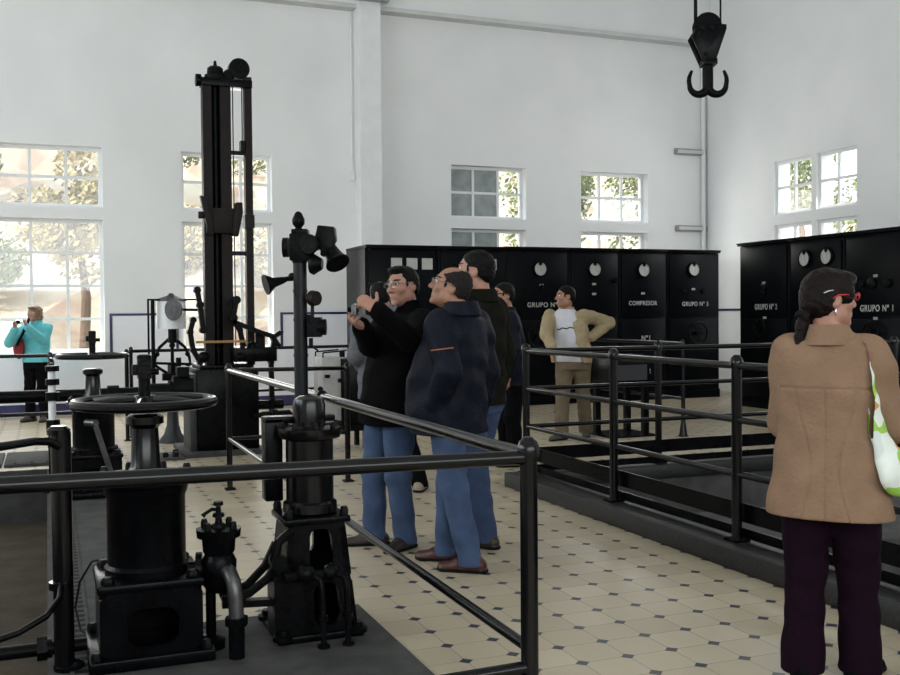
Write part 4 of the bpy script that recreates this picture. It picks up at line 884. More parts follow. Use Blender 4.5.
def hand(s, wrist, d, palm, thumb, curl=.35, size=1.0, thumb_up=.6, point=False):
    """palm block, four unequal fingers bending towards the palm normal, a thumb leaving the side"""
    w = np.array(wrist, float); d = np.array(d, float); d /= np.linalg.norm(d); n = np.array(palm, float); n -= d*(n@d); n /= np.linalg.norm(n)
    t = np.array(thumb, float); t -= d*(t@d)+n*(t@n); t /= np.linalg.norm(t); z = size
    s.cap(w-d*.01, w+d*.02*z, .027*z, .030*z, .02, n, .75); s.cap(w+d*.03*z, w+d*.082*z, .036*z, .041*z, .015, n, .42)
    for i, (o, L) in enumerate(((.030, .070), (.010, .078), (-.010, .073), (-.029, .056))):
        finger_chain(s, w+d*(.088-.004*abs(i-1))*z+t*o*z, d+t*(.10*(1.4-i))*.8, -n, L*z, .0086*z, curl*(.25 if (point and i == 0) else 1))
    b = w+d*.028*z+t*.026*z; dd = d*(1-thumb_up)+t*thumb_up+n*.25; dd /= np.linalg.norm(dd)
    s.cap(b, b+dd*.038*z, .0125*z, .0105*z, .012); p = b+dd*.038*z; d2 = dd*.8+d*.35; d2 /= np.linalg.norm(d2); s.cap(p, p+d2*.026*z, .010*z, .0092*z, .005); p2 = p+d2*.026*z; s.cap(p2, p2+d2*.018*z, .0092*z, .008*z, .004)
def head_sdf(s, C, R, z=1.0, woman=False, jaw=1.0):
    def W(p): return C+R@(np.array(p)*z)
    def el(p, r, k, sub=False): s.ell(W(p), np.array(r)*z, k*z, R, sub)
    def cp(a, b, ra, rb, k, sub=False): s.cap(W(a), W(b), ra*z, rb*z, k*z, sub=sub)
    el((0, -.016, .034), (.0765, .097, .084), .01); el((0, .022, -.028), (.063*jaw, .070, .088), .035); el((0, .034, -.078), (.046*jaw, .046, .034), .03)
    el((0, .078, -.100), (.021, .016, .016), .02)
    for q in (-1, 1): el((q*.043, .060, -.018), (.022, .022, .020), .025); el((q*.060*jaw, .0, -.062), (.016, .03, .03), .03)
    cp((-.036, .078, .036), (.036, .078, .036), .010, .010, .018)
    for q in (-1, 1): el((q*.031, .094, .017), (.017, .014, .0115), .012, True)
    cp((0, .086, .022), (0, .111 if not woman else .106, -.020), .0075, .0125 if not woman else .0105, .012); 
    for q in (-1, 1): el((q*.012, .099, -.026), (.0085, .0095, .0075), .007)
    cp((-.019, .086, -.0555), (.019, .086, -.0555), .0055, .0055, .008); cp((-.016, .085, -.067), (.016, .085, -.067), .0065, .0065, .008)
    el((0, .100, -.0612), (.022, .012, .0022), .003, True)
    for q in (-1, 1):
        el((q*.077, -.016, -.004), (.011, .026, .034), .010); el((q*.085, -.010, .002), (.006, .014, .020), .006, True)
def person(label, pos, heading, H=1.75, lean=(0, 0), head=dict(yaw=0, pitch=0, roll=0), arms=None, top=None, legs=None, trousers='denim', shoes='shoe_brown', hair=None, skin='skin', hairmat='hair_dark',
           woman=False, glasses=None, eyes=True, build=1.0, belly=0.0, res=.0055, head_off=(0, 0, 0), brow=None, jaw=1.0, stubble=False, group=None):
    z = H/1.75; T = Matrix.Translation((0, 0, 0)) @ Matrix.Rotation(-heading, 4, 'Z'); Ti = (Matrix.Translation(pos) @ T).inverted()
    t = thing('person', label, 'person', pos, group)
    def wl(p): return np.array(Ti @ Vector(p))                      # place in the hall -> the figure's own frame
    lx, ly = lean
    def tr(h): f = max(0, min(1, (h-.9)/.6)); return np.array((lx*f, ly*f, 0))
    sw = (.165 if woman else .185)*build
    neckb = np.array((0, -.02, 1.47))*z+tr(1.5); Hc = np.array((head_off[0], .025+head_off[1], 1.632+head_off[2]))*z+tr(1.6); R = rot3(head.get('yaw', 0), head.get('pitch', 0), head.get('roll', 0))
    SH = {s_: np.array((s_*sw, -.01, 1.415))*z+tr(1.42) for s_ in (-1, 1)}
    HIP = {s_: np.array((s_*.092, 0, .92))*z for s_ in (-1, 1)}
    KN, AN, FT = {}, {}, {}
    for s_ in (-1, 1):
        L = (legs or {}).get(s_, {}); a = np.array(L.get('ankle', (s_*.105, 0, .09)))*np.array((1, 1, z)); kk = L.get('knee')
        KN[s_] = np.array(kk) if kk is not None else (HIP[s_]*.47+a*.53+np.array((0, .025, .0))); AN[s_] = a; FT[s_] = L.get('toe', s_*.25)
    EL, WR_, HD = {}, {}, {}
    for s_ in (-1, 1):
        A = (arms or {}).get(s_, {})
        EL[s_] = np.array(A['elbow']) if 'elbow' in A else SH[s_]+np.array((s_*.06, -.03, -.285))*z
        WR_[s_] = np.array(A['wrist']) if 'wrist' in A else EL[s_]+np.array((s_*.0, .07, -.245))*z
        HD[s_] = A
    allp = np.array([*SH.values(), *EL.values(), *WR_.values(), *AN.values(), Hc, (0, 0, 0)])
    lo = np.minimum(allp.min(0)-.17, (-.30*build, -.26, -.02)); hi = np.maximum(allp.max(0)+.17, (.30*build, .28+belly, H+.06)); lo[2] = -.02
    # --- the body: one continuous surface from head to feet
    s = SDF(lo, hi, res); b = build
    s.loft(np.array((.84, .95, 1.08, 1.25, 1.38, 1.44))*z, np.array((.15, .155, .135, .155, .155, .08))*b*z, np.array((.10, .105, .095, .105, .085, .06))*z, [tr(h)[0] for h in (.84, .95, 1.08, 1.25, 1.38, 1.44)], [tr(h)[1]+belly*.4 for h in (.84, .95, 1.08, 1.25, 1.38, 1.44)], .03)
    s.cap(neckb-np.array((0, 0, .06)), neckb+np.array((0, .0, .0)), .07*z, .058*z, .04); s.cap(neckb, Hc+R@np.array((0, -.025, -.06))*z, (.055 if woman else .060)*z, (.050 if woman else .058)*z, .03)
    for q in (-1, 1):
        s.cap(SH[q], EL[q], .048*z, .040*z, .04); s.cap(EL[q], WR_[q], .040*z, .027*z, .02)
        s.cap(HIP[q], KN[q], .08*z, .055*z, .04); s.cap(KN[q], AN[q], .052*z, .036*z, .02); f = np.array((math.sin(FT[q]), math.cos(FT[q]), 0)); s.cap(AN[q]-f*.02-np.array((0, 0, .04)), AN[q]+f*.11-np.array((0, 0, .062)), .026, .018, .02)
        A = HD[q]
        if not A.get('hidden'):
            d = np.array(A.get('dir', WR_[q]-EL[q])); hand(s, WR_[q], d, A.get('palm', (-q, .2, 0)), A.get('thumb', (0, 1, .2)), A.get('curl', .35), z*(.94 if woman else 1.02), A.get('thumb_up', .45))
    head_sdf(s, Hc, R, z, woman, jaw)
    def paint(c):
        p = (c-Hc)@R/z; m = np.zeros(len(c))
        m[(((p[:, 0])/.021)**2+((p[:, 2]+.062)/.008)**2 < 1) & (p[:, 1] > .07)] = 1
        for q in (-1, 1): m[(((p[:, 0]-q*.034)/.021)**2+((p[:, 2]-.041-.0)/.0055)**2 < 1) & (p[:, 1] > .05)] = 2
        if stubble: m[(p[:, 1] > .0) & (p[:, 2] < -.075) & (np.abs(p[:, 0]) < .07)] = 0
        return m
    sdf_obj('body', s, [skin, 'lip', brow or hairmat], t, T, paint=paint)
    Tw = T
    def child(name, g, m, lab=None):
        me = obj(name, g, m, None, origin=(0, 0, 0)); me.data.transform(T); me.location = (0, 0, 0); me.parent = t; WL[me.name] = wloc(t)
        if lab: me['label'] = lab
        return me
    def hw(p): return Vector(Hc+R@(np.array(p)*z))
    if eyes:
        for q in (-1, 1):
            c = Vector((q*.031, .0755, .0165)); g = G(); g.sph(hw(c), .0122*z, 14, 10)
            dirv = Vector(R@np.array((0, 1, 0))); o = child('eye', g, 'eye'); g = G(); g.sph(hw(c+Vector((0, .0085, 0))), .0066*z, 10, 8); i = child('iris', g, 'pupil')
    # --- hair
    if hair:
        hs = SDF(Hc-.20*z, Hc+.19*z, .0045); kind = hair
        def el(p, r, k=.0, sub=False): hs.ell(Hc+R@(np.array(p)*z), np.array(r)*z, k, R, sub)
        if kind in ('short', 'bald', 'side'):
            el((0, -.021, .036), (.0855, .104, .091), 0); el((0, -.035, -.01), (.080, .088, .075), .02)
            n_ = R@np.array((0, .70, -.71)); hs.cut(Hc+R@(np.array((0, .068, .078))*z), n_)
            el((0, .075, -.02), (.09, .075, .075), .02, True)
            if kind == 'bald': el((0, .045, .115), (.066, .115, .062), .02, True)
            if kind == 'side': el((.005, .030, .108), (.062, .048, .022), .02); el((0, .112, .055), (.05, .035, .04), .012, True); el((-.055, .075, .075), (.022, .035, .022), .012, True)
            for q in (-1, 1): el((q*.083, -.004, -.012), (.022, .026, .034), .006, True); el((q*.0705, .024, .014), (.008, .009, .022), .006)
        elif kind == 'bob':
            el((0, -.022, .036), (.094, .112, .096), 0); el((0, -.045, -.05), (.094, .085, .085), .03)
            for q in (-1, 1): el((q*.078, .02, -.02), (.022, .045, .09), .02)
            el((0, .085, -.035), (.058, .06, .088), .02, True); el((0, .06, .085), (.07, .045, .025), .02)
        elif kind == 'tail':
            el((0, -.022, .036), (.088, .109, .096), 0); el((0, -.04, -.02), (.083, .09, .075), .03); el((0, .045, .085), (.072, .058, .038), .02)
            for q in (-1, 1): el((q*.070, .045, .03), (.018, .026, .05), .015); el((q*.085, .0, -.022), (.022, .022, .034), .008, True)
            el((0, .095, -.03), (.055, .065, .085), .02, True)
            a = Hc+R@(np.array((-.01, -.105, -.068))*z); q1 = a+np.array((-.005, -.03, -.045)); q2 = q1+np.array((-.010, -.004, -.085)); q3 = q2+np.array((-.006, .004, -.06))
            hs.cap(a, q1, .022, .023, .02); hs.cap(q1, q2, .023, .025, .015); hs.cap(q2, q3, .025, .010, .01)
        hs.folds(.0016, 5.5, 1.0); sdf_obj('hair', hs, [hairmat], t, T)
    if glasses:
        gm, rr = glasses; g = G()
        for q in (-1, 1):
            c = hw((q*.033, .103, .014)); ux = Vector(R@np.array((1, -.15*q, 0))); uz = Vector(R@np.array((0, .1, 1)))
            g.tube([c+ux*.023*z*math.cos(2*PI*k/20)+uz*.0155*z*math.sin(2*PI*k/20) for k in range(20)], rr, 6, True)
            g.tube([hw((q*.055, .098, .020)), hw((q*.082, .05, .020)), hw((q*.088, -.01, .016)), hw((q*.086, -.03, .0))], rr, 6)
        g.tube([hw((-.011, .107, .018)), hw((0, .110, .021)), hw((.011, .107, .018))], rr, 6); child('glasses', g, gm)
    # --- trousers
    s = SDF(lo, np.array((hi[0], hi[1], 1.12*z)), res*1.1); cx = [0]*4
    s.loft(np.array((.80, .90, .98, 1.06))*z, np.array((.165, .175, .17, .165))*b*z, np.array((.115, .128, .118, .115))*z, [tr(h)[0] for h in (.8, .9, .98, 1.06)], [belly*.3]*4, .03)
    fl = 1.0 if not isinstance(trousers, tuple) else trousers[1]; tm = trousers if isinstance(trousers, str) else trousers[0]
    for q in (-1, 1):
        s.cap(HIP[q]+np.array((q*.004, -.01, -.03)), KN[q], .102*z*max(b, .95)*(legs or {}).get('thigh', 1), .078*z*(legs or {}).get('thigh', 1), .03); s.cap(KN[q], AN[q]+np.array((0, -.005, -.03)), .078*z, .070*z*fl, .03)
    s.folds(.0035, 1.2, pos[0]*3); s.cut((0, 0, .038), (0, 0, -1)); s.cut((0, 0, 1.05*z), (0, 0, 1)); sdf_obj('trousers', s, [tm], t, T)
    # --- shoes
    for q in (-1, 1):
        f = np.array((math.sin(FT[q]), math.cos(FT[q]), 0)); a = AN[q].copy(); a[2] = 0; ss = SDF(a-.24, a+.28, .005)
        ss.cap(a-f*.055+np.array((0, 0, .04)), a+f*.06+np.array((0, 0, .038)), .043, .046, .02); ss.cap(a+f*.06+np.array((0, 0, .032)), a+f*.155*z+np.array((0, 0, .026)), .046, .036, .02, (0, 0, 1), .8); ss.cap(a-f*.02+np.array((0, 0, .06)), a-f*.01+np.array((0, 0, .11)), .043, .045, .03)
        ss.cap(a-f*.06+np.array((0, 0, .012)), a+f*.15*z+np.array((0, 0, .012)), .046, .044, .006, (0, 0, 1), .4)
        ss.cut((0, 0, .002), (0, 0, -1)); ss.cut((0, 0, .125), (0, 0, 1)); sdf_obj('shoe', ss, [shoes, 'rubber'], t, T, paint=lambda c: (c[:, 2] < .022)*1)
    # --- upper garment
    o = dict(mat='fleece', hem=.74, a=(.205, .205, .20, .195, .205, .20, .16, .085, .075), d=(.145, .145, .14, .14, .14, .125, .10, .085, .078), sl=(.070, .060, .046), collar=1.53, open=False, fold=.0035)
    o.update(top or {}); zz_ = np.array((.70, .80, .95, 1.10, 1.25, 1.36, 1.43, 1.47, o['collar']))
    s = SDF(lo, np.array((hi[0], hi[1], 1.60*z)), res)
    bel = np.array((.25, .6, 1, 1, .5, .1, 0, 0, 0))*belly
    s.loft(zz_*z, np.array(o['a'])*b*z, np.array(o['d'])*z+bel*.45, [tr(h)[0]*1 for h in zz_], [tr(h)[1]-.005+bl*.55-(.012 if h > 1.42 else 0) for h, bl in zip(zz_, bel)], .02)
    for q in (-1, 1):
        w_ = WR_[q]+(EL[q]-WR_[q])*.06
        s.cap(SH[q]+np.array((-q*.03, 0, -.005)), SH[q]+(EL[q]-SH[q])*.25, .068*z, o['sl'][0]*z, .05); s.cap(SH[q], EL[q], o['sl'][0]*z, o['sl'][1]*z, .03); s.cap(EL[q], w_, o['sl'][1]*z, o['sl'][2]*z, .02)
    nb = neckb+np.array((0, .0, .05)); s.folds(o['fold'], 1.0, pos[1]*2)
    s.loft(np.array((1.495, o['collar']+.02))*z, np.array((.066, .066))*z, np.array((.068, .068))*z, nb[0], [nb[1]-.004]*2, .0, 2, True)
    if o['open']: s.loft(np.array((o['hem']-.1, 1.0, 1.30, 1.56))*z, np.array((.185, .17, .105, .05))*z, np.array((.12, .12, .12, .12))*z, [tr(h)[0]+.01 for h in (.7, 1.0, 1.3, 1.5)], .125*z, .01, 2.2, True)
    for sm in o.get('seams', ()): s.groove(*sm, z)
    s.cut((0, 0, o['hem']*z), (0, o.get('hemtilt', 0), -1)); jk = sdf_obj(o.get('name', 'jacket'), s, [o['mat']], t, T)
    if o.get('lapel'):
        cs = SDF((nb[0]-.16, nb[1]-.18, nb[2]-.14), (nb[0]+.16, nb[1]+.16, nb[2]+.10), .0045); hz = o['collar']*z
        cs.loft(np.array((hz-.075, hz-.035, hz+.006)), np.array((.105, .092, .080))*z*o['lapel'], np.array((.104, .093, .084))*z*o['lapel'], nb[0], [nb[1]-.012, nb[1]-.010, nb[1]-.006], .004, 2.1)
        cs.loft(np.array((hz-.09, hz-.035, hz+.02)), np.array((.095, .081, .068))*z*o['lapel'], np.array((.093, .082, .072))*z*o['lapel'], nb[0], [nb[1]-.012, nb[1]-.010, nb[1]-.006], .0, 2.1, True)
        cs.ell(nb+np.array((0, .115, -.03)), (.035, .08, .09), .004, None, True); sdf_obj('collar', cs, [o['mat']], t, T)
    if o['open']:
        s = SDF(lo, np.array((hi[0], hi[1], 1.58*z)), res); s.loft(np.array((.89, .95, 1.10, 1.25, 1.36, 1.43, 1.49))*z, np.array((.182, .18, .172, .17, .165, .14, .085))*b*z, np.array((.130, .130, .132, .142, .140, .112, .082))*z+np.array((.5, 1, 1, .5, .1, 0, 0))*belly*.45, [tr(h)[0] for h in (.86, .95, 1.1, 1.25, 1.36, 1.43, 1.49)], [tr(h)[1]-.005+bl for h, bl in zip((.86, .95, 1.1, 1.25, 1.36, 1.43, 1.49), np.array((.5, 1, 1, .5, .1, 0, 0))*belly*.55)], .02); s.folds(.002, 1.3, 2)
        o['shirt'] = sdf_obj('shirt', s, ['tee'], t, T)
    return dict(shirt=o.get('shirt'), t=t, T=T, pos=Vector(pos), Hc=Hc, R=R, z=z, SH=SH, EL=EL, WR=WR_, child=child, hw=hw, wl=wl, tr=tr, jacket=jk)
def heading(alpha, x, y):
    """alpha: 0 = looks back at the viewer, 90 = to the photo's left"""
    return math.atan2(-x, -y)+math.radians(alpha)

from mathutils.bvhtree import BVHTree
def stitched_line(o, parent, name, pix, r, m, label):
    """a thin cord lying on a garment, run along the places seen at the given pixels"""
    b = wloc(parent); me = o.data; tree = BVHTree.FromPolygons([v.co+b for v in me.vertices], [tuple(q.vertices) for q in me.polygons]); pts = []
    for x, y in pix:
        d = Vector(CF+(x-450)/FPX*CR-(y-337.5)/FPX*CU).normalized(); h = tree.ray_cast(Vector(CAMP), d)
        if h[0] is not None: pts.append(h[0]+h[1]*r*.6)
    if len(pts) > 1:
        g = G(); g.tube(pts, r, 6); q = obj(name, g, m, parent); q['label'] = label
def frame(pos, h):
    Ti = (Matrix.Translation(pos) @ Matrix.Rotation(-h, 4, 'Z')).inverted()
    def L(px, py, **k): return np.array(Ti @ at(px, py, **k))
    return L, Ti
def foot(L, px, py, toe=.25, zz=.09):
    p = L(px, py, Z=0); return dict(ankle=(p[0], p[1], zz), toe=toe)
rad = math.radians
# man in the black fleece, reading the screen of his camera
pos = (1.935, 5.90, 0); h = heading(58, *pos[:2]); L, Ti = frame(pos, h)
P1 = person('man in black fleece and jeans holding up a small grey camera, glasses on', pos, h, 1.74, lean=(.01, -.13), head=dict(yaw=rad(-12), pitch=rad(-4), roll=rad(3)),
    legs={1: foot(L, 374, 545, .5), -1: foot(L, 405, 549, -.35)},
    arms={1: dict(elbow=L(370, 345, Y=5.90), wrist=L(361, 326, Y=5.62), dir=L(344, 315, Y=5.52)-L(361, 326, Y=5.62), palm=L(380, 300, Y=5.55)-L(345, 320, Y=5.55), thumb=(0, 0, 1), curl=.75, thumb_up=.3),
          -1: dict(elbow=L(410, 341, Y=5.50), wrist=L(377, 309, Y=5.38), dir=L(357, 297, Y=5.43)-L(377, 309, Y=5.38), palm=L(352, 312, Y=5.6)-L(366, 300, Y=5.4), thumb=(0, 0, 1), curl=.95, thumb_up=.85)},
    top=dict(mat='fleece', hem=.79, fold=.004, a=(.205, .21, .205, .20, .21, .205, .165, .095, .082), sl=(.078, .070, .056), collar=1.545, lapel=1.0, seams=[('x', .0, 1, .8, 1.5)]), hair='side', hairmat='hair_dark', brow='hair_dark', glasses=('wire', .0022), build=1.08, belly=.03, shoes='shoe_brown')
g = G(); q = Vector(P1['Hc']+np.array((0, .055, -.125)))
for sx in (-1, 1): g.prism([(0, 0), (sx*.045, .035), (sx*.04, -.01), (sx*.012, -.045)], q+Vector((0, .012, 0)), (1, 0, 0), (0, -.25, 1), .008)
P1['child']('shirt_collar', g, 'grey_shirt', 'pale shirt collar')
# man in the navy jacket looking up
pos = (2.135, 5.36, 0); h = heading(124, *pos[:2]); L, Ti = frame(pos, h)
P2 = person('laughing balding man in navy jacket and jeans looking up, hand in pocket, red brown shoes', pos, h, 1.73, lean=(0, -.04), head=dict(yaw=rad(-32), pitch=rad(15)),
    legs={-1: foot(L, 470, 572, -.35), 1: foot(L, 446, 561, -.3)},
    arms={-1: dict(elbow=L(449, 372, Y=5.12), wrist=L(436, 402, Y=5.24), dir=L(428, 416, Y=5.34)-L(436, 402, Y=5.24), palm=(1, 0, 0), thumb=(0, 1, .3))},
    top=dict(mat='navy', hem=.79, fold=.005, a=(.215, .22, .22, .215, .21, .205, .165, .095, .085), d=(.17, .18, .178, .17, .162, .14, .11, .09, .082), sl=(.082, .074, .062), collar=1.535, lapel=1.08), hair='bald', hairmat='hair_grey', brow='hair_grey', glasses=('wire', .002), build=1.07, belly=.10, shoes='shoe_red', skin='skin2', jaw=1.06, head_off=(0, .03, -.01))
stitched_line(P2['jacket'], P2['t'], 'sleeve_piping', [(431+k*2.2, 350.5-.25*k) for k in range(11)], .0035, 'orange_piping', 'thin orange piping across the sleeve')
# man in the olive jacket, turned away
pos = (2.485, 5.80, 0); h = heading(125, *pos[:2]); L, Ti = frame(pos, h)
P3 = person('dark haired man in olive green jacket, back turned, behind the man in navy', pos, h, 1.84, head=dict(yaw=rad(-22), pitch=rad(2)), legs={-1: foot(L, 485, 548, -.1), 1: foot(L, 466, 545, .1)},
    top=dict(mat='green', hem=.85, fold=.004, a=(.18, .185, .185, .185, .195, .195, .16, .095, .082), sl=(.068, .058, .046), collar=1.52, lapel=.98), hair='short', hairmat='hair_dark', build=.93, trousers='denim2', shoes='shoe_brown')
# man in navy farther back
pos = (4.10, 8.75, 0); h = heading(80, *pos[:2]); L, Ti = frame(pos, h)
P4 = person('man in dark navy jacket half hidden behind the man in olive green', pos, h, 1.74, head=dict(yaw=rad(-15)), top=dict(mat='navy', hem=.78), hair='short', hairmat='hair_dark', trousers='blacktrouser', shoes='shoe_brown', skin='skin2', build=1.03, res=.008, lean=(0, .07),
    legs={-1: foot(L, 516, 467, .1), 1: foot(L, 505, 463, .1)}, glasses=('rubber', .004))
# man behind the raised arms
pos = (2.54, 7.95, 0); h = heading(160, *pos[:2]); L, Ti = frame(pos, h)
P5 = person('man in grey shirt with thinning dark hair, mostly hidden behind the man in black fleece', pos, h, 1.72, head=dict(yaw=rad(6), pitch=rad(-6)), arms={-1: dict(elbow=L(355, 357, Y=7.9), wrist=L(364, 372, Y=8.15))}, top=dict(mat='grey_shirt', hem=.78, name='shirt'), hair='bald', hairmat='hair_dark', trousers='blacktrouser', shoes='shoe_pale', res=.008,
    legs={1: foot(L, 420, 491, .6), -1: foot(L, 396, 487, -.1)})
# man in the tan jacket
pos = (5.64, 10.40, 0); h = heading(14, *pos[:2]); L, Ti = frame(pos, h)
P6 = person('man in open tan jacket, white T-shirt and khaki trousers, one hand on his hip', pos, h, 1.76, lean=(.085, 0), head=dict(yaw=rad(58), pitch=rad(-2)),
    legs={1: foot(L, 561, 440, .45), -1: foot(L, 586, 436, -.3)},
    arms={-1: dict(elbow=L(609, 323, Y=10.45), wrist=L(591, 338, Y=10.28), dir=(.8, .25, -.4), palm=(0, -1, 0), thumb=(0, .2, 1)), 1: dict(elbow=L(546, 334, Y=10.32), wrist=L(553, 349, Y=10.10), dir=(.0, .35, -.9), palm=(-1, .1, 0), thumb=(0, 1, 0))},
    top=dict(mat='tan', hem=.88, fold=.005, open=True, a=(.215, .215, .215, .21, .212, .205, .16, .09, .08), d=(.15, .15, .15, .15, .145, .13, .10, .085, .078), sl=(.076, .070, .056), collar=1.51, lapel=1.05), hair='short', hairmat='hair_dark', brow='hair_dark', trousers=('khaki', 1.15), shoes='shoe_grey', build=1.1, belly=.07, skin='skin2')
stitched_line(P6['shirt'], P6['t'], 'shirt_print', [(557.5+k*1.5, 329+.7*math.sin(k*1.3)-.12*k) for k in range(12)], .006, 'rubber', 'thin dark scribbled line across the T-shirt')
# woman in the camel jacket
pos = (2.83, 3.14, 0); h = heading(188, *pos[:2]); L, Ti = frame(pos, h)
P7 = person('woman in camel jacket and plum trousers seen from behind, ponytail, red glasses', pos, h, 1.605, head=dict(yaw=rad(56), pitch=rad(-3)), woman=True,
    arms={-1: dict(elbow=(-.19, .07, 1.0), wrist=(-.15, .27, .97)), 1: dict(elbow=(.222, .05, 1.0), wrist=(.20, .25, .95))},
    top=dict(mat='camel', hem=.715, fold=.0022, a=(.258, .248, .228, .208, .212, .205, .155, .088, .080), d=(.165, .155, .14, .13, .14, .125, .10, .085, .078), sl=(.070, .062, .052), collar=1.52, lapel=1.0, seams=[('z', 1.26, -1, 0, .19), ('x', -.085, -1, .6, 1.255), ('x', .085, -1, .6, 1.255), ('x', .0, -1, .6, 1.255)]), hair='tail', hairmat='hair_brown', glasses=('red_plastic', .0032), trousers=('plum', 1.3), shoes='blacktrouser', res=.005, build=1.0,
    legs={'thigh': 1.13, -1: dict(ankle=(-.098, -.02, .085), toe=-.1), 1: dict(ankle=(.105, .08, .085), toe=.3)})
c = P7['child']; hw = P7['hw']
for q in (-1, 1):
    cc = hw((q*.083, -.012, -.053)); g = G(); g.tube([cc+Vector((0, .012*math.cos(k*.39), .013*math.sin(k*.39))) for k in range(14)], .0035, 8); c('earring', g, 'silver', 'silver hoop earring')
g = G(); g.tube([hw((.085, -.03, .035)), hw((.094, -.055, .03)), hw((.092, -.075, .02))], .003, 6); c('hair_clip', g, 'silver', 'silver hair clip')
g = G(); q = Vector(P7['Hc']+P7['R']@(np.array((-.01, -.112, -.078))*P7['z'])); g.lathe([(.028, -.012), (.033, 0), (.028, .012)], q, (.0, .5, .6), 14); c('hair_band', g, 'rubber')
# woman in turquoise by the window
pos = (-.14, 15.35, 0); h = heading(30, *pos[:2]); L, Ti = frame(pos, h)
P8 = person('woman in turquoise fleece photographing by the far left window', pos, h, 1.62, head=dict(yaw=rad(14)), woman=True, hair='bob', hairmat='hair_blond', trousers='blacktrouser', shoes='shoe_grey', res=.009,
    arms={1: dict(elbow=L(9, 343, Y=15.15), wrist=L(15, 329, Y=14.98), dir=(.05, .1, 1), palm=(-1, 0, 0), thumb=(0, -1, .3), curl=.6), -1: dict(elbow=L(43, 340, Y=15.15), wrist=L(27, 327, Y=14.98), dir=(.3, .15, 1), palm=(1, 0, 0), thumb=(0, -1, .3), curl=.6)},
    top=dict(mat='turq', hem=.90, fold=.003, a=(.20, .20, .19, .18, .19, .19, .15, .085, .075), sl=(.078, .070, .055)), build=1.08)
# ------------------------------------------------------------------ things carried
def camera_thing(label, c, d, m, w=.10, hgt=.062, dp=.03, lens=.02):
    d = Vector(d).normalized(); x = d.cross(Vector((0, 0, 1))).normalized(); zv = x.cross(d); R = Matrix((x, d, zv)).transposed(); c = Vector(c)
    t = thing('compact_camera', label, 'camera', c-zv*hgt/2)
    g = G(); g.box(c, (w, dp, hgt), R); obj('body', g, m, t, .006)
    g = G(); g.lathe([(lens, 0), (lens, .012), (lens*.85, .025)], c+d*dp/2, d, 18); obj('lens', g, 'black', t)
    g = G(); g.box(c-d*(dp/2+.001), (w*.6, .003, hgt*.75), R); obj('screen', g, 'black', t)
    g = G(); g.cyl(c+zv*hgt/2+x*.03, c+zv*(hgt/2+.006)+x*.03, .007); obj('button', g, 'silver', t)
camera_thing('small grey camera gripped in both hands by the man in black fleece', at(355, 310, Y=5.53), (-.75, .35, .05), 'camgrey', w=.085, lens=.016)
camera_thing('little silver camera held up by the woman in turquoise', at(19, 322, Y=14.93), (-.5, -.85, .02), 'silver', lens=.025)
# shopping bag of the woman in front
s = SDF((2.85, 2.55, .45), (3.45, 3.45, 1.45), .006)
jt = BVHTree.FromPolygons([v.co+P7['pos'] for v in P7['jacket'].data.vertices], [tuple(q.vertices) for q in P7['jacket'].data.polygons])
def on_jacket(x, y, off):
    d = Vector(CF+(x-450)/FPX*CR-(y-337.5)/FPX*CU).normalized(); hh = jt.ray_cast(Vector(CAMP), d); q = hh[0] if hh[0] is not None else at(x, y, Y=2.95)
    return q-d*off
pz = [(on_jacket(862, 346, .004), .014), (on_jacket(865, 358, .010), .022), (on_jacket(868, 380, .012), .032), (on_jacket(872, 403, .014), .034), (on_jacket(877, 428, .018), .040), (on_jacket(886, 455, .03), .058), (on_jacket(897, 472, .045), .085), (on_jacket(897, 472, .045)+Vector((.075, -.02, -.03)), .085)]
for (a, ra), (b, rb) in zip(pz[:-1], pz[1:]): s.cap(a, b, ra, rb, .015, (.25, -1, 0), .45)
pf = [pz[0][0], Vector((3.02, 3.2, 1.33)), Vector((3.06, 3.28, 1.15)), Vector((3.13, 3.22, .95)), at(912, 470, Y=3.02)]
for a, b in zip(pf[:-1], pf[1:]): s.cap(a, b, .014, .014, .01)
s.folds(.0016, 1.6, .5)
V, F = s.mesh(); o = sdf_obj('shopping_bag', s, ['floral'], None, Matrix.Identity(4), islands=30); lo = np.array([v.co for v in o.data.vertices]).min(0); oc = Vector((3.05, 2.95, lo[2])); o.data.transform(Matrix.Translation(-oc)); o.location = oc; WL[o.name] = oc
tag(o, 'white cloth bag with green and orange flowers on the shoulder of the woman in camel', 'bag')
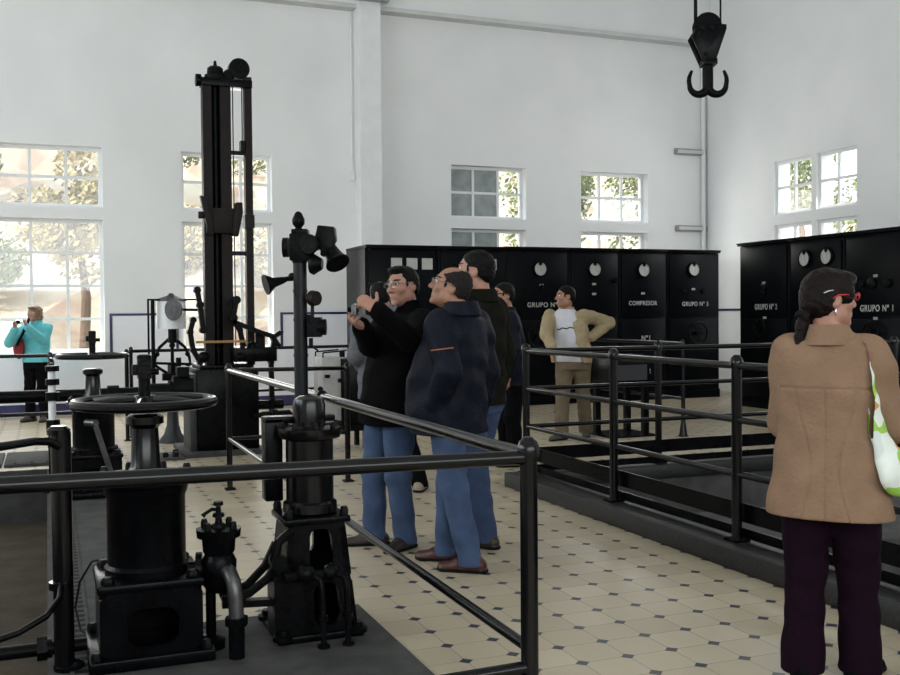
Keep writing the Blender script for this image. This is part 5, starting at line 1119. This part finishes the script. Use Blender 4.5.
# backpack of the far woman
s = SDF((-.75, 15.1, .7), (.3, 15.9, 1.5), .009); a = at(19, 348, Y=15.33); s.ell(a, (.075, .085, .155), .0); 
t = thing('backpack', 'dark red backpack slung at the side of the woman in turquoise', 'backpack', (a.x, a.y, a.z-.16))
o = sdf_obj('pouch', s, ['red_cloth'], t, Matrix.Translation(-Vector((a.x, a.y, a.z-.16))))
g = G(); g.tube([at(17, 345, Y=15.2), at(22, 335, Y=15.17), at(27, 324, Y=15.2), at(29, 319, Y=15.3)], .02, 8); o = obj('strap', g, 'rubber', t); o['label'] = 'black shoulder strap'
# ------------------------------------------------------------------ light
w = bpy.data.worlds.new('sky'); SC.world = w; w.use_nodes = True; nt = w.node_tree
bg = nt.nodes['Background']; bg.inputs['Color'].default_value = (.86, .93, 1.0, 1); bg.inputs['Strength'].default_value = 2.0
sun = bpy.data.lights.new('sun', 'SUN'); sun.energy = 3.6; sun.angle = .02; sun.color = (1, .95, .86); so = bpy.data.objects.new('sun', sun); COL.objects.link(so)
so.rotation_euler = Vector((-.75, -.25, .62)).to_track_quat('Z', 'Y').to_euler()
def area(name, loc, d, sx, sy, e, col):
    l = bpy.data.lights.new(name, 'AREA'); l.shape = 'RECTANGLE'; l.size = sx; l.size_y = sy; l.energy = e; l.color = col
    o = bpy.data.objects.new(name, l); COL.objects.link(o); o.location = loc; o.rotation_euler = (-Vector(d)).to_track_quat('Z', 'Y').to_euler(); return o
area('left_fill_light', (XL+.05, 7.5, 3.6), (1, 0, -.1), 13, 3.4, 430, (.90, .955, 1))  # added area lamp on the windowless left wall, in place of unseen daylight openings
area('rear_fill_light', (1.5, YB+.05, 4.2), (0, 1, .05), 13, 3.6, 400, (.93, .97, 1))  # fill lamp added at the solid rear wall; no openings are built there
for i, wd in enumerate((W1, W2, W4)):
    area('back_window_daylight', ((wd[0]+wd[1])/2, YW-.02, 2.4), (0, -1, -.15), 1.3, 2.8, 28, (1, .99, .95))
area('right_window_daylight', (XR-.02, 13.1, 3.5), (-1, 0, -.1), 1.7, .9, 20, (1, .99, .95))
SC.cycles.max_bounces = 8; SC.cycles.diffuse_bounces = 4; SC.cycles.glossy_bounces = 3; SC.cycles.transparent_max_bounces = 12; SC.cycles.caustics_reflective = False; SC.cycles.caustics_refractive = False
SC.cycles.sample_clamp_indirect = 4
